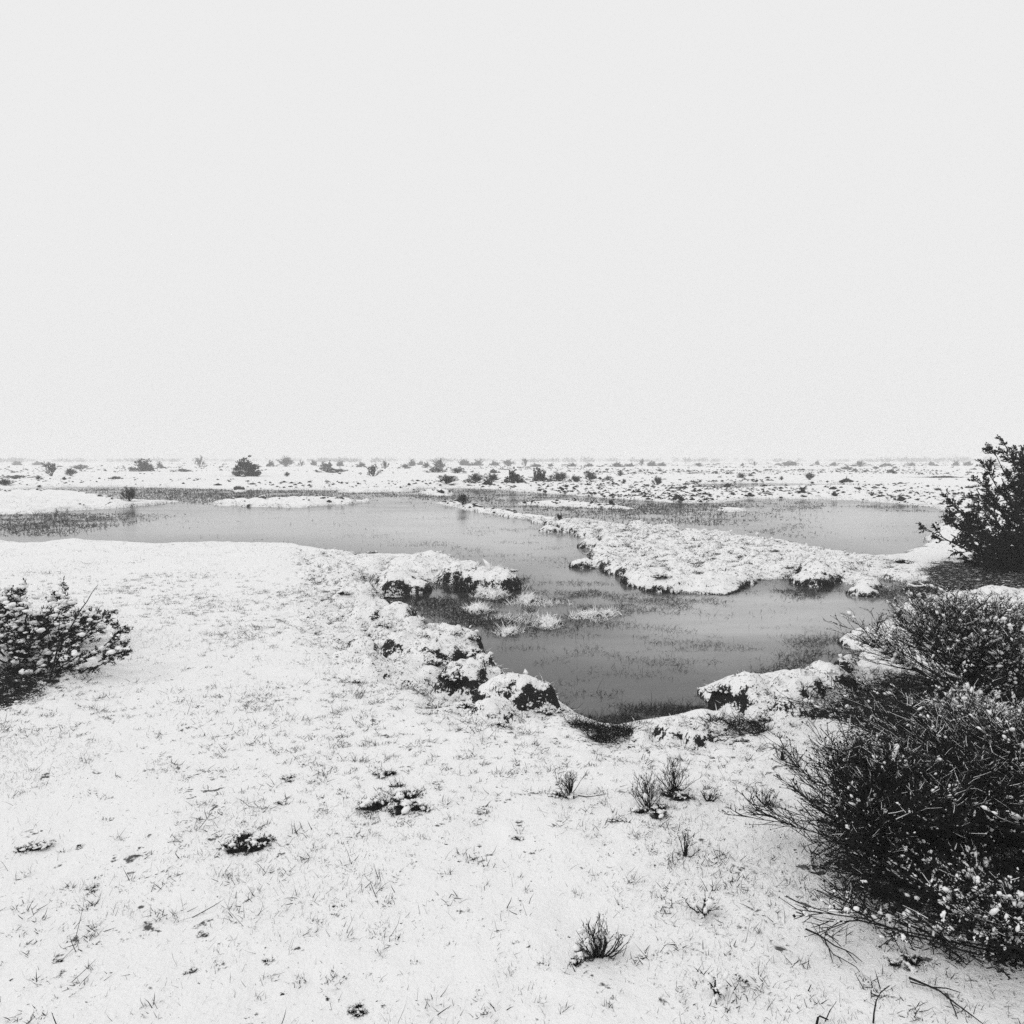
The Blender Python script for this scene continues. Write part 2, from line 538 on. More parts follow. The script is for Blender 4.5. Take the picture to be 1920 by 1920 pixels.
M_TWIG = simple('wet_bark', 0.006, 0.022, 25, 0.75, 0.12)
M_NEEDLE = simple('juniper_needles', 0.008, 0.024, 18, 0.7, 0.12)
M_HEATH = simple('heath_leaves', 0.006, 0.022, 40, 0.8, 0.1)
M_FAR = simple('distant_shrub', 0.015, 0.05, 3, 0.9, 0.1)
M_GRASS = simple('withered_grass', 0.025, 0.14, 6, 0.85, 0.1)
M_SEDGE = simple('wet_sedge', 0.012, 0.05, 4, 0.75, 0.2)
M_LITTER = simple('wet_litter', 0.006, 0.025, 30, 0.9, 0.1)
M_STONE = simple('stone', 0.03, 0.09, 12, 0.9, 0.2)

def snow_material(name, lo=0.86, hi=0.92):
    m, nt, b = new_mat(name)
    tc = nd(nt, 'ShaderNodeTexCoord')
    n = noise(nt, 60, 4, 0.6, tc.outputs['Object'])
    nt.links.new(grey(nt, n, lo, hi), b.inputs['Base Color'])
    b.inputs['Roughness'].default_value = 0.85
    b.inputs['Specular IOR Level'].default_value = 0.1
    bp = nd(nt, 'ShaderNodeBump')
    bp.inputs['Strength'].default_value = 0.35
    bp.inputs['Distance'].default_value = 0.006
    nt.links.new(n, bp.inputs['Height'])
    nt.links.new(bp.outputs[0], b.inputs['Normal'])
    return m
M_SNOW = snow_material('clinging_snow')

def ground_material():
    m, nt, b = new_mat('snow_on_turf')
    geo = nd(nt, 'ShaderNodeNewGeometry')
    pos = geo.outputs['Position']
    sep = nd(nt, 'ShaderNodeSeparateXYZ')
    nt.links.new(geo.outputs['Normal'], sep.inputs[0])
    at = nd(nt, 'ShaderNodeAttribute', attribute_name='bare')
    n1 = noise(nt, 15, 5, 0.65, pos)
    n2 = noise(nt, 60, 4, 0.7, pos)
    n3 = noise(nt, 8.5, 6, 0.68, pos)
    n4 = noise(nt, 0.9, 3, 0.6, pos)
    n5 = noise(nt, 34, 3, 0.6, pos)
    slope = smooth(nt, sep.outputs[2], 0.86, 0.42)
    a = mathn(nt, 'MULTIPLY_ADD', slope, 0.85, mathn(nt, 'MULTIPLY', at.outputs['Fac'], 0.8))
    a = mathn(nt, 'ADD', a, mathn(nt, 'MULTIPLY_ADD', n1, 2.0, -1.0))
    a = mathn(nt, 'ADD', a, mathn(nt, 'MULTIPLY_ADD', n2, 1.5, -0.75))
    steep = smooth(nt, a, 0.50, 0.62)
    # little dark hollows where stems and turf show through the thin snow
    th = mathn(nt, 'MULTIPLY_ADD', n4, -0.22, 0.772)
    sp = smooth(nt, mathn(nt, 'SUBTRACT', mathn(nt, 'MULTIPLY_ADD', n5, 0.16, mathn(nt, 'SUBTRACT', n3, 0.08)), th), -0.015, 0.05)
    fac = mathn(nt, 'MAXIMUM', steep, mathn(nt, 'MULTIPLY', sp, 0.9))
    mix = nd(nt, 'ShaderNodeMix', data_type='RGBA')
    nt.links.new(fac, mix.inputs[0])
    nt.links.new(grey(nt, n1, 0.85, 0.92), mix.inputs[6])
    nt.links.new(grey(nt, n2, 0.006, 0.03), mix.inputs[7])
    nt.links.new(mix.outputs[2], b.inputs['Base Color'])
    b.inputs['Roughness'].default_value = 0.85
    b.inputs['Specular IOR Level'].default_value = 0.1
    bp = nd(nt, 'ShaderNodeBump')
    bp.inputs['Strength'].default_value = 0.55
    bp.inputs['Distance'].default_value = 0.02
    hgt = mathn(nt, 'MULTIPLY_ADD', n2, 0.6, mathn(nt, 'MULTIPLY', n1, 1.0))
    hgt = mathn(nt, 'MULTIPLY_ADD', fac, -0.6, hgt)
    nt.links.new(hgt, bp.inputs['Height'])
    nt.links.new(bp.outputs[0], b.inputs['Normal'])
    return m

def water_material():
    m, nt, b = new_mat('still_dark_water')
    geo = nd(nt, 'ShaderNodeNewGeometry')
    mp = nd(nt, 'ShaderNodeMapping')
    mp.inputs['Scale'].default_value = (0.35, 1.0, 1.0)
    nt.links.new(geo.outputs['Position'], mp.inputs[0])
    n1 = noise(nt, 0.9, 5, 0.6, mp.outputs[0])      # drifting skin of half-melted slush
    n2 = noise(nt, 5.0, 4, 0.6, mp.outputs[0])
    k = smooth(nt, mathn(nt, 'MULTIPLY_ADD', n2, 0.25, mathn(nt, 'SUBTRACT', n1, 0.125)), 0.42, 0.72)
    at = nd(nt, 'ShaderNodeAttribute', attribute_name='slush')
    film = mathn(nt, 'MULTIPLY', at.outputs['Fac'], smooth(nt, n1, 0.25, 0.6, 0.55, 1.0))
    film = mathn(nt, 'MULTIPLY_ADD', k, 0.10, film, True)
    nt.links.new(grey(nt, film, 0.018, 0.38), b.inputs['Base Color'])
    nt.links.new(smooth(nt, n1, 0.35, 0.7, 0.11, 0.19), b.inputs['Roughness'])
    b.inputs['IOR'].default_value = 1.333
    bp = nd(nt, 'ShaderNodeBump')
    bp.inputs['Strength'].default_value = 0.03
    bp.inputs['Distance'].default_value = 0.02
    nt.links.new(n2, bp.inputs['Height'])
    nt.links.new(bp.outputs[0], b.inputs['Normal'])
    return m

# ------------------------------------------------------------------ ground and water
def build_ground():
    front = np.radians(np.linspace(-45, 45, 450))
    back = np.radians(np.linspace(45, 315, 44)[1:-1])
    ang = np.concatenate([front, back])
    rad = np.concatenate([np.linspace(0.25, 1.6, 14)[:-1], np.geomspace(1.6, 95, 570)[:-1], np.geomspace(95, 2600, 60)])
    A, R = np.meshgrid(ang, rad)
    X = R * np.sin(A); Y = R * np.cos(A)
    h, s, bare = terrain(X.ravel(), Y.ravel())
    nr, na = len(rad), len(ang)
    V = np.stack([X.ravel(), Y.ravel(), h], 1)
    i = np.arange(nr - 1)[:, None]; j = np.arange(na)[None]
    a = i * na + j; c = i * na + (j + 1) % na
    Q = np.stack([a, a + na, c + na, c], -1).reshape(-1, 4)
    b = Buf().add(V, Q)
    b.add([[0, 0, ground_z(0, 0)]], None, None)
    o = len(V)
    j = np.arange(na)
    b.t.append(np.stack([np.full(na, o), j, (j + 1) % na], 1))
    me = b.mesh('ground', ground_material())
    att = me.attributes.new('bare', 'FLOAT', 'POINT')
    muddy = np.clip(1 - np.abs(s) / np.clip(0.012 * R.ravel(), 0.05, 0.4), 0, 1) * 0.55 * (s > -0.3)
    vals = np.concatenate([np.maximum(bare, muddy), [0]]).astype(np.float32)
    att.data.foreach_set('value', vals)
    o = link('ground', me)
    tag(o, 'flat snow covered heath with hummocks and dark turf showing through', kind='structure')

build_ground()
SLUSH = [(G(p), k, soft) for p, k, soft in (      # where a film of half-frozen slush has formed on the ponds
    ([(1190, 1120), (1400, 1108), (1640, 1115), (1680, 1150), (1590, 1190), (1400, 1215), (1240, 1200), (1170, 1170)], 1.0, 0.8),
    ([(700, 965), (860, 955), (1010, 985), (1080, 1005), (1060, 1040), (960, 1050), (800, 1025), (620, 1005)], 1.0, 2.0),
    ([(200, 985), (420, 958), (700, 958), (800, 990), (700, 1020), (450, 1008), (250, 1005)], 0.7, 2.0),
    ([(1440, 962), (1560, 950), (1740, 962), (1730, 1000), (1640, 1030), (1520, 1000)], 0.8, 2.0),
    ([(1000, 1060), (1100, 1070), (1180, 1100), (1150, 1130), (1040, 1110)], 0.6, 0.7),
    ([(1000, 1210), (1250, 1190), (1420, 1215), (1350, 1255), (1150, 1250), (1020, 1240)], 0.4, 0.5),
)]
def build_water():
    ys = np.geomspace(2.5, 110, 120)
    us = np.linspace(-1.05, 1.05, 90)
    U, Yg = np.meshgrid(us, ys)
    x = (U * np.maximum(Yg, 4)).ravel(); y = Yg.ravel()
    b = Buf()
    n = len(us)
    i = np.arange(len(ys) - 1)[:, None]; j = np.arange(n - 1)[None]
    a = i * n + j
    b.add(np.stack([x, y, np.zeros_like(x)], 1), np.stack([a, a + 1, a + n + 1, a + n], -1).reshape(-1, 4))
    me = b.mesh('water', water_material())
    m = np.full(x.shape, 0.08)
    wx = x + 0.06 * y * fbm(x * 4 / y, np.log(y) * 12, 9, 3); wy = y * (1 + 0.10 * fbm(x * 5 / y, np.log(y) * 14, 19, 3))
    for p, k, soft in SLUSH:
        m = np.maximum(m, k * sstep(-soft, soft, poly_sd(p, wx, wy)))
    me.attributes.new('slush', 'FLOAT', 'POINT').data.foreach_set('value', m.astype(np.float32))
    tag(link('water', me), 'still grey half frozen water of the shallow marsh ponds', kind='structure')
build_water()

# ------------------------------------------------------------------ plant kits
def shrub_kit(tag_, seed, H, R, stems=60, tw=(7, 6, 2), r0=0.004, snow=400, snow_size=0.012, lean=(0, 0), seeds=True, own_stems=10,
              up=0.06, base_r=0.12, thin=1.0, mat=None, streak=1.0):
    """a much-branched little shrub: stems fan out of one stool and end in fine twigs with dry seed heads"""
    rng = np.random.default_rng(seed)
    mat = mat or M_TWIG
    az = rng.uniform(0, 2 * math.pi, stems)
    th = np.abs(rng.normal(0, 1, stems)) * 0.55
    th = np.clip(th, 0.03, 1.35)
    d = np.stack([np.sin(th) * np.cos(az), np.sin(th) * np.sin(az), np.cos(th)], 1)
    d = unit(d + np.array([lean[0], lean[1], 0]))
    L = 1.0 / np.sqrt((np.hypot(d[:, 0], d[:, 1]) / R) ** 2 + (d[:, 2] / H) ** 2)
    L *= rng.uniform(0.55, 0.95, stems)
    cur = np.stack([d[:, 0], d[:, 1], np.zeros(stems)], 1) * base_r * rng.uniform(0.1, 1, (stems, 1)) * R
    P = [cur]
    for k in range(6):
        d = unit(d + np.array([0, 0, up]) + 0.10 * rng.normal(size=d.shape))
        cur = cur + d * L[:, None] / 6
        P.append(cur)
    P = np.stack(P, 1)
    sz = max(H, R)
    B = grow(P, tw[0], (0.25, 1.0), 0.42 * sz, 0.55, 0.12, 5, rng)
    C = grow(B, tw[1], (0.2, 1.0), 0.20 * sz, 0.6, 0.14, 4, rng)
    D = grow(C, max(tw[2], 1), (0.3, 1.0), 0.09 * sz, 0.7, 0.1, 2, rng)
    # the finished bush keeps to its height and spread
    cen = np.array([np.median(C[:, -1, 0]), np.median(C[:, -1, 1])]) if not (lean[0] or lean[1]) else np.zeros(2)
    fz = H / np.percentile(C[..., 2], 98.5)
    fr = R / np.percentile(np.hypot(C[..., 0] - cen[0], C[..., 1] - cen[1]), 95)
    for A_ in (P, B, C, D):
        A_ *= np.array([fr, fr, fz])
        A_[..., 2] = np.maximum(A_[..., 2], 0.006)
    kit = []
    for k in range(min(own_stems, stems)):
        b = Buf(); tubes(b, P[k:k + 1], radii(P[k:k + 1], r0 * 1.3, r0 * 0.5), 5)
        kit.append(('stem', b.mesh(tag_ + '_stem', mat), None))
    tb = Buf()
    if own_stems < stems:
        tubes(tb, P[own_stems:], radii(P[own_stems:], r0, r0 * 0.4), 3)
    B3 = B[:, [0, 2, 4]]
    tubes(tb, B3, radii(B3, r0 * 0.6, r0 * 0.3) * thin, 3)
    C3 = C[:, [0, 2, 3]]
    tubes(tb, C3, radii(C3, r0 * 0.42, r0 * 0.22) * thin, 3)
    tips = C
    if tw[2]:
        tubes(tb, D, radii(D, r0 * 0.36, r0 * 0.2) * thin, 3)
        tips = D
    kit.append(('twigs', tb.mesh(tag_ + '_twigs', mat), 'stuff'))
    if seeds:
        sb = Buf()
        k = rng.random(len(tips)) < 0.22
        E = tips[k][:, -1]
        blobs(sb, E, np.repeat(rng.uniform(0.5, 1.0, (len(E), 1)) * r0 * 1.15, 3, 1), rand_unit(rng, (len(E),)), rng, 0, 0.1)
        if len(E): kit.append(('seed_heads', sb.mesh(tag_ + '_seed_heads', mat), 'stuff'))
    if snow:
        nb = Buf()
        if snow > 900:
            # thin snow lying along the upper, outer twigs
            hz = C[:, 2, 2] / H
            k = rng.random(len(C)) < np.clip(0.62 * hz ** 2, 0, 0.5) * streak
            Q = C[k][:, [1, 2, 3]].copy(); Q[..., 2] += r0 * 0.45
            tubes(nb, Q, radii(Q, r0 * 0.32, r0 * 0.16) * rng.uniform(0.6, 1.4, (len(Q), 1)), 3)
        pool = np.concatenate([B, B, C[:, [0, 1, 1, 2, 3]]])
        n = snow
        pick = rng.integers(0, len(pool), n)
        # snow lodges in patches
        seedpt = pool[rng.integers(0, len(pool), max(6, n // 45)), 2]
        near = np.array([np.min(np.linalg.norm(pool[i, 2] - seedpt, axis=1)) for i in pick])
        pick = pick[(near < 0.13 * sz + 0.08 * sz * rng.random(n)) | (rng.random(n) < 0.35)]
        t = rng.uniform(0.2, 1, (len(pick), 1))
        p, dd = path_at(pool[pick], t)
        p = p[:, 0]; dd = dd[:, 0]
        s = snow_size * np.clip(rng.lognormal(-0.25, 0.55, len(p)), 0.2, 2.6)
        el = rng.uniform(0.9, 1.9, len(p))
        size = np.stack([s * el, s * 0.8, s * 0.75], 1)
        p[:, 2] += s * 0.45
        lumps(nb, p, size, dd, rng, 2, 1 if snow_size < 0.0082 else 0)
        if len(p): kit.append(('snow', nb.mesh(tag_ + '_snow', M_SNOW), 'stuff'))
    return kit

def juniper_kit(tag_, seed, limbs, subs=9, sprays=7, needle=0.02, nwidth=0.005, per=14, r0=0.02, snow=900, snow_size=0.02, own=8, spray_len=0.14, sub_len=0.45, mat=None, droop=-0.02):
    """limbs: list of tip points (x, y, z) reached from the base; feathery dark sprays along each limb"""
    rng = np.random.default_rng(seed)
    mat = mat or M_NEEDLE
    tips = np.array(limbs, float)
    N = len(tips)
    S = 8
    t = np.linspace(0, 1, S)[None, :, None]
    base = tips * np.array([0.08, 0.08, 0]) + 0.03 * rng.normal(size=(N, 3)) * np.array([1, 1, 0])
    P = base[:, None] * (1 - t) + tips[:, None] * t
    sag = np.sin(t * math.pi)
    hor = np.linalg.norm(tips[:, :2], axis=1)
    P[..., 2] += (sag[..., 0] * (-0.10 * hor)[:, None])
    P += np.cumsum(rng.normal(0, 0.018, P.shape), 1) * np.linalg.norm(tips, axis=1)[:, None, None] * 0.8 * t
    P[..., 2] = np.maximum(P[..., 2], 0.015)
    kit = []
    for k in range(min(own, N)):
        b = Buf(); tubes(b, P[k:k + 1], radii(P[k:k + 1], r0, r0 * 0.22), 6)
        kit.append(('limb', b.mesh(tag_ + '_limb', M_TWIG), None))
    wb_ = Buf()
    if own < N: tubes(wb_, P[own:], radii(P[own:], r0 * 0.8, r0 * 0.18), 4)
    B = grow(P, subs, (0.28, 1.0), sub_len, 0.62, 0.05, 5, rng, 0.1, 0.55)
    B[..., 2] = np.maximum(B[..., 2], 0.02)
    tubes(wb_, B, radii(B, r0 * 0.28, r0 * 0.1), 3)
    Cc = grow(B, sprays, (0.15, 1.0), spray_len, 0.6, droop, 4, rng, 0.1, 0.3)
    Cc[..., 2] = np.maximum(Cc[..., 2], 0.02)
    tubes(wb_, Cc[:, [0, 3]], radii(Cc[:, [0, 3]], r0 * 0.12, r0 * 0.06), 3)
    kit.append(('twigs', wb_.mesh(tag_ + '_twigs', M_TWIG), 'stuff'))
    nb = Buf()
    tt = rng.uniform(0.05, 1.0, (len(Cc), per))
    p, d = path_at(Cc, tt)
    p = p.reshape(-1, 3); d = d.reshape(-1, 3)
    d = unit(d + 0.85 * rand_unit(rng, (len(d),)))
    leaves(nb, p, d, needle * rng.uniform(0.6, 1.3, len(p)), nwidth * rng.uniform(0.7, 1.3, len(p)), rng)
    kit.append(('needles', nb.mesh(tag_ + '_needles', mat, False), 'stuff'))
    if snow:
        sb = Buf()
        pick = rng.integers(0, len(Cc), snow)
        c = Cc[pick]
        # snow stays on the upper outside of the bush
        zz = c[:, 2, 2]; rr = np.hypot(c[:, 2, 0], c[:, 2, 1])
        keep = rng.random(snow) < np.clip(0.25 + 0.9 * (zz / max(1e-3, Cc[..., 2].max())), 0, 1)
        c = c[keep]
        p, d = path_at(c, rng.uniform(0.1, 0.9, (len(c), 1)))
        p = p[:, 0]; d = d[:, 0]
        s = snow_size * np.clip(rng.lognormal(0, 0.45, len(p)), 0.3, 2.2)
        p[:, 2] += s * 0.7
        d[:, 2] *= 0.2
        lumps(sb, p, np.stack([s * rng.uniform(1.0, 1.7, len(p)), s, s * 0.65], 1), d, rng, 2, 1 if 0.015 < snow_size < 0.0181 and len(p) > 400 else 0)
        kit.append(('snow', sb.mesh(tag_ + '_snow', M_SNOW), 'stuff'))
    return kit

def heath_kit(tag_, seed, R=0.25, n=480, snow=46, lobes=6):
    """ragged low heath, black against the snow, lumps of snow caught in it"""
    rng = np.random.default_rng(seed)
    cx = rng.uniform(-0.75, 0.75, lobes) * R
    cy = rng.normal(0, 0.28, lobes) * R
    cr = R * rng.uniform(0.12, 0.36, lobes)
    b = Buf()
    blobs(b, np.stack([cx, cy, np.full(lobes, 0.0)], 1), np.stack([cr, cr * 0.7, cr * 0.28], 1), np.stack([np.ones(lobes), rng.normal(0, 0.6, lobes), np.zeros(lobes)], 1), rng, 2, 0.12)
    kit = [('litter_mounds', b.mesh(tag_ + '_mounds', M_LITTER), 'stuff')]
    w = rng.choice(lobes, n, p=cr / cr.sum())
    ox = rng.normal(0, 0.62, n) * cr[w]; oy = rng.normal(0, 0.5, n) * cr[w]
    k = np.clip(np.hypot(ox, oy) / cr[w], 0, 1)
    base = np.stack([cx[w] + ox, cy[w] + oy, 0.22 * cr[w] * (1 - k ** 2)], 1)
    d = np.stack([ox / cr[w], oy / cr[w], np.full(n, 0.55)], 1) + 0.45 * rng.normal(size=(n, 3))
    d[:, 2] = np.abs(d[:, 2]) + 0.05
    d = unit(d)
    L = R * rng.uniform(0.06, 0.2, n)
    P = base[:, None] + d[:, None] * (np.linspace(0, 1, 3)[None, :, None] * L[:, None, None])
    lb = Buf()
    tubes(lb, P, radii(P, 0.0018, 0.0009), 3)
    p, dd = path_at(P, rng.uniform(0.1, 1, (n, 6)))
    p = p.reshape(-1, 3); dd = unit(dd.reshape(-1, 3) + 0.9 * rand_unit(rng, (n * 6,)))
    leaves(lb, p, dd, rng.uniform(0.008, 0.017, n * 6), rng.uniform(0.005, 0.009, n * 6), rng)
    kit.append(('leafy_shoots', lb.mesh(tag_ + '_shoots', M_HEATH, False), 'stuff'))
    sb = Buf()
    w = rng.choice(lobes, snow)
    c = np.stack([cx[w] + rng.normal(0, 0.7, snow) * cr[w], cy[w] + (0.25 + rng.normal(0, 0.5, snow)) * cr[w], 0.30 * cr[w] + 0.01], 1)
    s_ = 0.014 * np.clip(rng.lognormal(0, 0.6, snow), 0.3, 3.0)
    blobs(sb, c, np.stack([s_ * 1.5, s_, s_ * 0.6], 1), rand_unit(rng, (snow,)), rng, 1, 0.2)
    kit.append(('snow', sb.mesh(tag_ + '_snow', M_SNOW), 'stuff'))
    return kit

def at_ground(px, py, z=0.18):
    x, y = ground_point(px, py, z)
    h = ground_z(x, y)
    if y < 60:
        for _ in range(3):
            x, y = ground_point(px, py, max(h, 0))
            h = ground_z(x, y)
    return x, y, max(h, 0.0)

# ------------------------------------------------------------------ the big plants close by
def dome_tips(rng, n, R, H, az=(0, 2 * math.pi), lo=0.1, squash=1.0):
    a = rng.uniform(az[0], az[1], n)
    e = np.arcsin(rng.uniform(lo, 1, n))
    k = rng.uniform(0.72, 1.0, n)
    return np.stack([R * np.cos(e) * np.cos(a) * k, squash * R * np.cos(e) * np.sin(a) * k, H * np.sin(e) * k], 1)

# juniper at the right edge: limbs measured in the photograph, base about (8.1, 10.6)
rng = np.random.default_rng(4)
JB = np.array([8.15, 10.6, 0.14])
key = [(1762, 988, 10.3), (1790, 912, 10.4), (1840, 905, 10.6), (1860, 880, 10.7), (1893, 858, 10.8), (1912, 862, 10.9), (1782, 1000, 10.0), (1790, 1040, 9.9),
       (1820, 960, 10.0), (1870, 900, 10.1), (1930, 855, 10.7), (1850, 1000, 9.6)]
limbs = [depth_point(a, b, c) - JB for a, b, c in key]
limbs += [p for p in dome_tips(rng, 84, 1.75, 2.05, lo=0.08) if p[0] + 0.55 * p[2] > -0.55 or p[2] < 0.9]
spawn(juniper_kit('right_juniper', 11, limbs, subs=11, sprays=8, needle=0.036, nwidth=0.02, per=14, r0=0.026, snow=3000, snow_size=0.013, own=12, spray_len=0.13, sub_len=0.38, droop=-0.12),
      'juniper_bush', 'tall dark juniper with snow dusted sprays, cut by the right edge above the pond', 'juniper', None, tuple(JB))

# juniper at the left edge, low and loaded with snow
LB = np.array([-3.95, 5.75, 0.12])
key = [(245, 1195, 5.35), (225, 1215, 5.2), (235, 1240, 5.0), (160, 1275, 4.9), (150, 1180, 5.6), (120, 1120, 6.0), (95, 1125, 6.0), (40, 1095, 6.1), (5, 1110, 6.0),
       (90, 1330, 4.7), (30, 1330, 4.6), (60, 1180, 5.2), (130, 1230, 5.0), (20, 1150, 5.4)]
limbs = [depth_point(a, b, c) - LB for a, b, c in key]
limbs += list(dome_tips(rng, 42, 0.95, 0.6, lo=0.06))
spawn(juniper_kit('left_juniper', 12, limbs, subs=9, sprays=7, needle=0.023, nwidth=0.007, per=18, r0=0.012, snow=2700, snow_size=0.0175, own=14, spray_len=0.075, sub_len=0.22, droop=0.05),
      'juniper_bush', 'low spreading juniper loaded with lumps of snow at the left edge', 'juniper', None, tuple(LB))

# leafless sapling in front of it
sb_ = Buf()
Y0 = 5.05
pts = [(90, 1245), (112, 1200), (128, 1185), (142, 1160), (150, 1145), (163, 1128), (172, 1112), (184, 1096)]
main = np.array([depth_point(a, b, Y0) for a, b in pts])
org = main[0].copy(); org[2] = ground_z(org[0], org[1])
main[0, 2] = org[2] - 0.02
def rel_path(pp, Y=Y0): return np.array([depth_point(a, b, Y) for a, b in pp])[None] - org
tubes(sb_, main[None] - org, np.linspace(0.007, 0.0016, len(pts))[None], 5)
trunk_me = sb_.mesh('sapling_stem', M_TWIG)
kit = [('stem', trunk_me, None)]
for pp in ([(116, 1196), (135, 1185), (152, 1168), (165, 1160)], [(110, 1204), (111, 1180), (112, 1158)], [(96, 1222), (88, 1175), (105, 1160), (115, 1145)],
           [(148, 1150), (147, 1141), (146, 1138)], [(160, 1132), (157, 1128), (158, 1122)], [(104, 1215), (120, 1200), (126, 1196), (134, 1193)]):
    q = Buf(); tubes(q, rel_path(pp), np.linspace(0.0034, 0.001, len(pp))[None], 4)
    kit.append(('branch', q.mesh('sapling_branch', M_TWIG), None))
spawn(kit, 'bare_sapling', 'thin leafless forked sapling rising beside the snow loaded juniper', 'sapling', None, tuple(org))

# cinquefoil-like shrubs on the right
spawn(shrub_kit('front_shrub', 21, 0.42, 0.40, stems=85, tw=(8, 6, 2), r0=0.0042, snow=1100, snow_size=0.006, lean=(-0.18, 0.02), own_stems=12, thin=0.95, streak=0.6),
      'twiggy_shrub', 'black fine twigged shrub in front, its bare stems fanning left over the snow', 'shrub', None, (1.53, 2.80, ground_z(1.53, 2.80)))
spawn(shrub_kit('corner_shrub', 22, 0.43, 0.74, stems=120, tw=(8, 6, 2), r0=0.0045, snow=3200, snow_size=0.0075, lean=(0.0, 0.0), own_stems=12, thin=0.95, streak=1.1),
      'twiggy_shrub', 'largest twiggy shrub with snow caught in it, cut by the lower right edge', 'shrub', None, (2.2, 3.05, ground_z(2.2, 3.05)))
spawn(shrub_kit('pond_shrub', 23, 0.62, 0.68, stems=110, tw=(8, 6, 2), r0=0.0046, snow=4500, snow_size=0.0098, lean=(-0.08, 0.0), own_stems=12),
      'twiggy_shrub', 'dense twiggy shrub at the water edge below the tall juniper', 'shrub', None, (3.18, 4.9, ground_z(3.18, 4.9)))
spawn(shrub_kit('low_shrub', 24, 0.26, 0.52, stems=90, tw=(7, 6, 1), r0=0.0036, snow=4600, snow_size=0.0088, own_stems=8, streak=1.6),
      'twiggy_shrub', 'low snow dusted shrub between the pond shrub and the largest shrub', 'shrub', None, (2.62, 3.85, ground_z(2.62, 3.85)))
spawn(shrub_kit('back_shrub', 28, 0.42, 0.75, stems=90, tw=(7, 6, 1), r0=0.0046, snow=3600, snow_size=0.0125, own_stems=8),
      'twiggy_shrub', 'snow covered shrub behind the pond shrub at the right edge', 'shrub', None, (4.25, 5.75, ground_z(4.25, 5.75)))
spawn(shrub_kit('edge_shrub', 25, 0.20, 0.50, stems=26, tw=(6, 5, 2), r0=0.0048, snow=1500, snow_size=0.0058, lean=(-0.2, 0.1), own_stems=10, streak=0.4),
      'twiggy_shrub', 'sprawling snowy branches in the lower right corner of the picture', 'shrub', None, (1.62, 2.2, ground_z(1.62, 2.2)))

# small upright dwarf shrubs in the foreground
for k, (px, py, w, h, st, lab) in enumerate((
        (1125, 1795, 115, 75, 26, 'small dark dwarf shrub alone in the snow at the bottom middle'),
        (1068, 1490, 90, 50, 22, 'sparse twiggy dwarf shrub on the snow left of the paired dwarf shrubs'),
        (1262, 1485, 80, 72, 26, 'taller of two paired dwarf shrubs on the snow below the pond'),
        (1216, 1515, 64, 62, 24, 'shorter front one of two paired dwarf shrubs below the pond'),
        (1328, 1502, 44, 26, 14, 'tiny grassy dwarf shrub just right of the paired dwarf shrubs'),
        (1286, 1606, 44, 50, 9, 'few bare curved twigs of a dwarf shrub below the paired ones'),
        (1466, 1425, 42, 34, 14, 'tiny fan of twigs on clear snow near the right shrubs'),
        (1440, 1510, 70, 30, 16, 'low scrap of twigs on the snow at the tip of the front shrub'),
        (1322, 1712, 90, 30, 12, 'thin spray of withered stems on the snow at lower right'),
        (1345, 1865, 44, 34, 10, 'dark tuft of stems near the bottom edge, right of middle'))):
    x, y, z = at_ground(px, py)
    s = px_size(y)
    spawn(shrub_kit('dwarf_shrub_%d' % k, 60 + k, h * s * 1.05, w * s * 0.5, stems=st, tw=(3, 3, 0), r0=0.0022, snow=26, snow_size=0.008, own_stems=min(8, st), up=0.1, base_r=0.35, thin=0.8),
          'dwarf_shrub', lab, 'dwarf shrub', 'dwarf shrubs in the foreground snow', (x, y, z - 0.004))

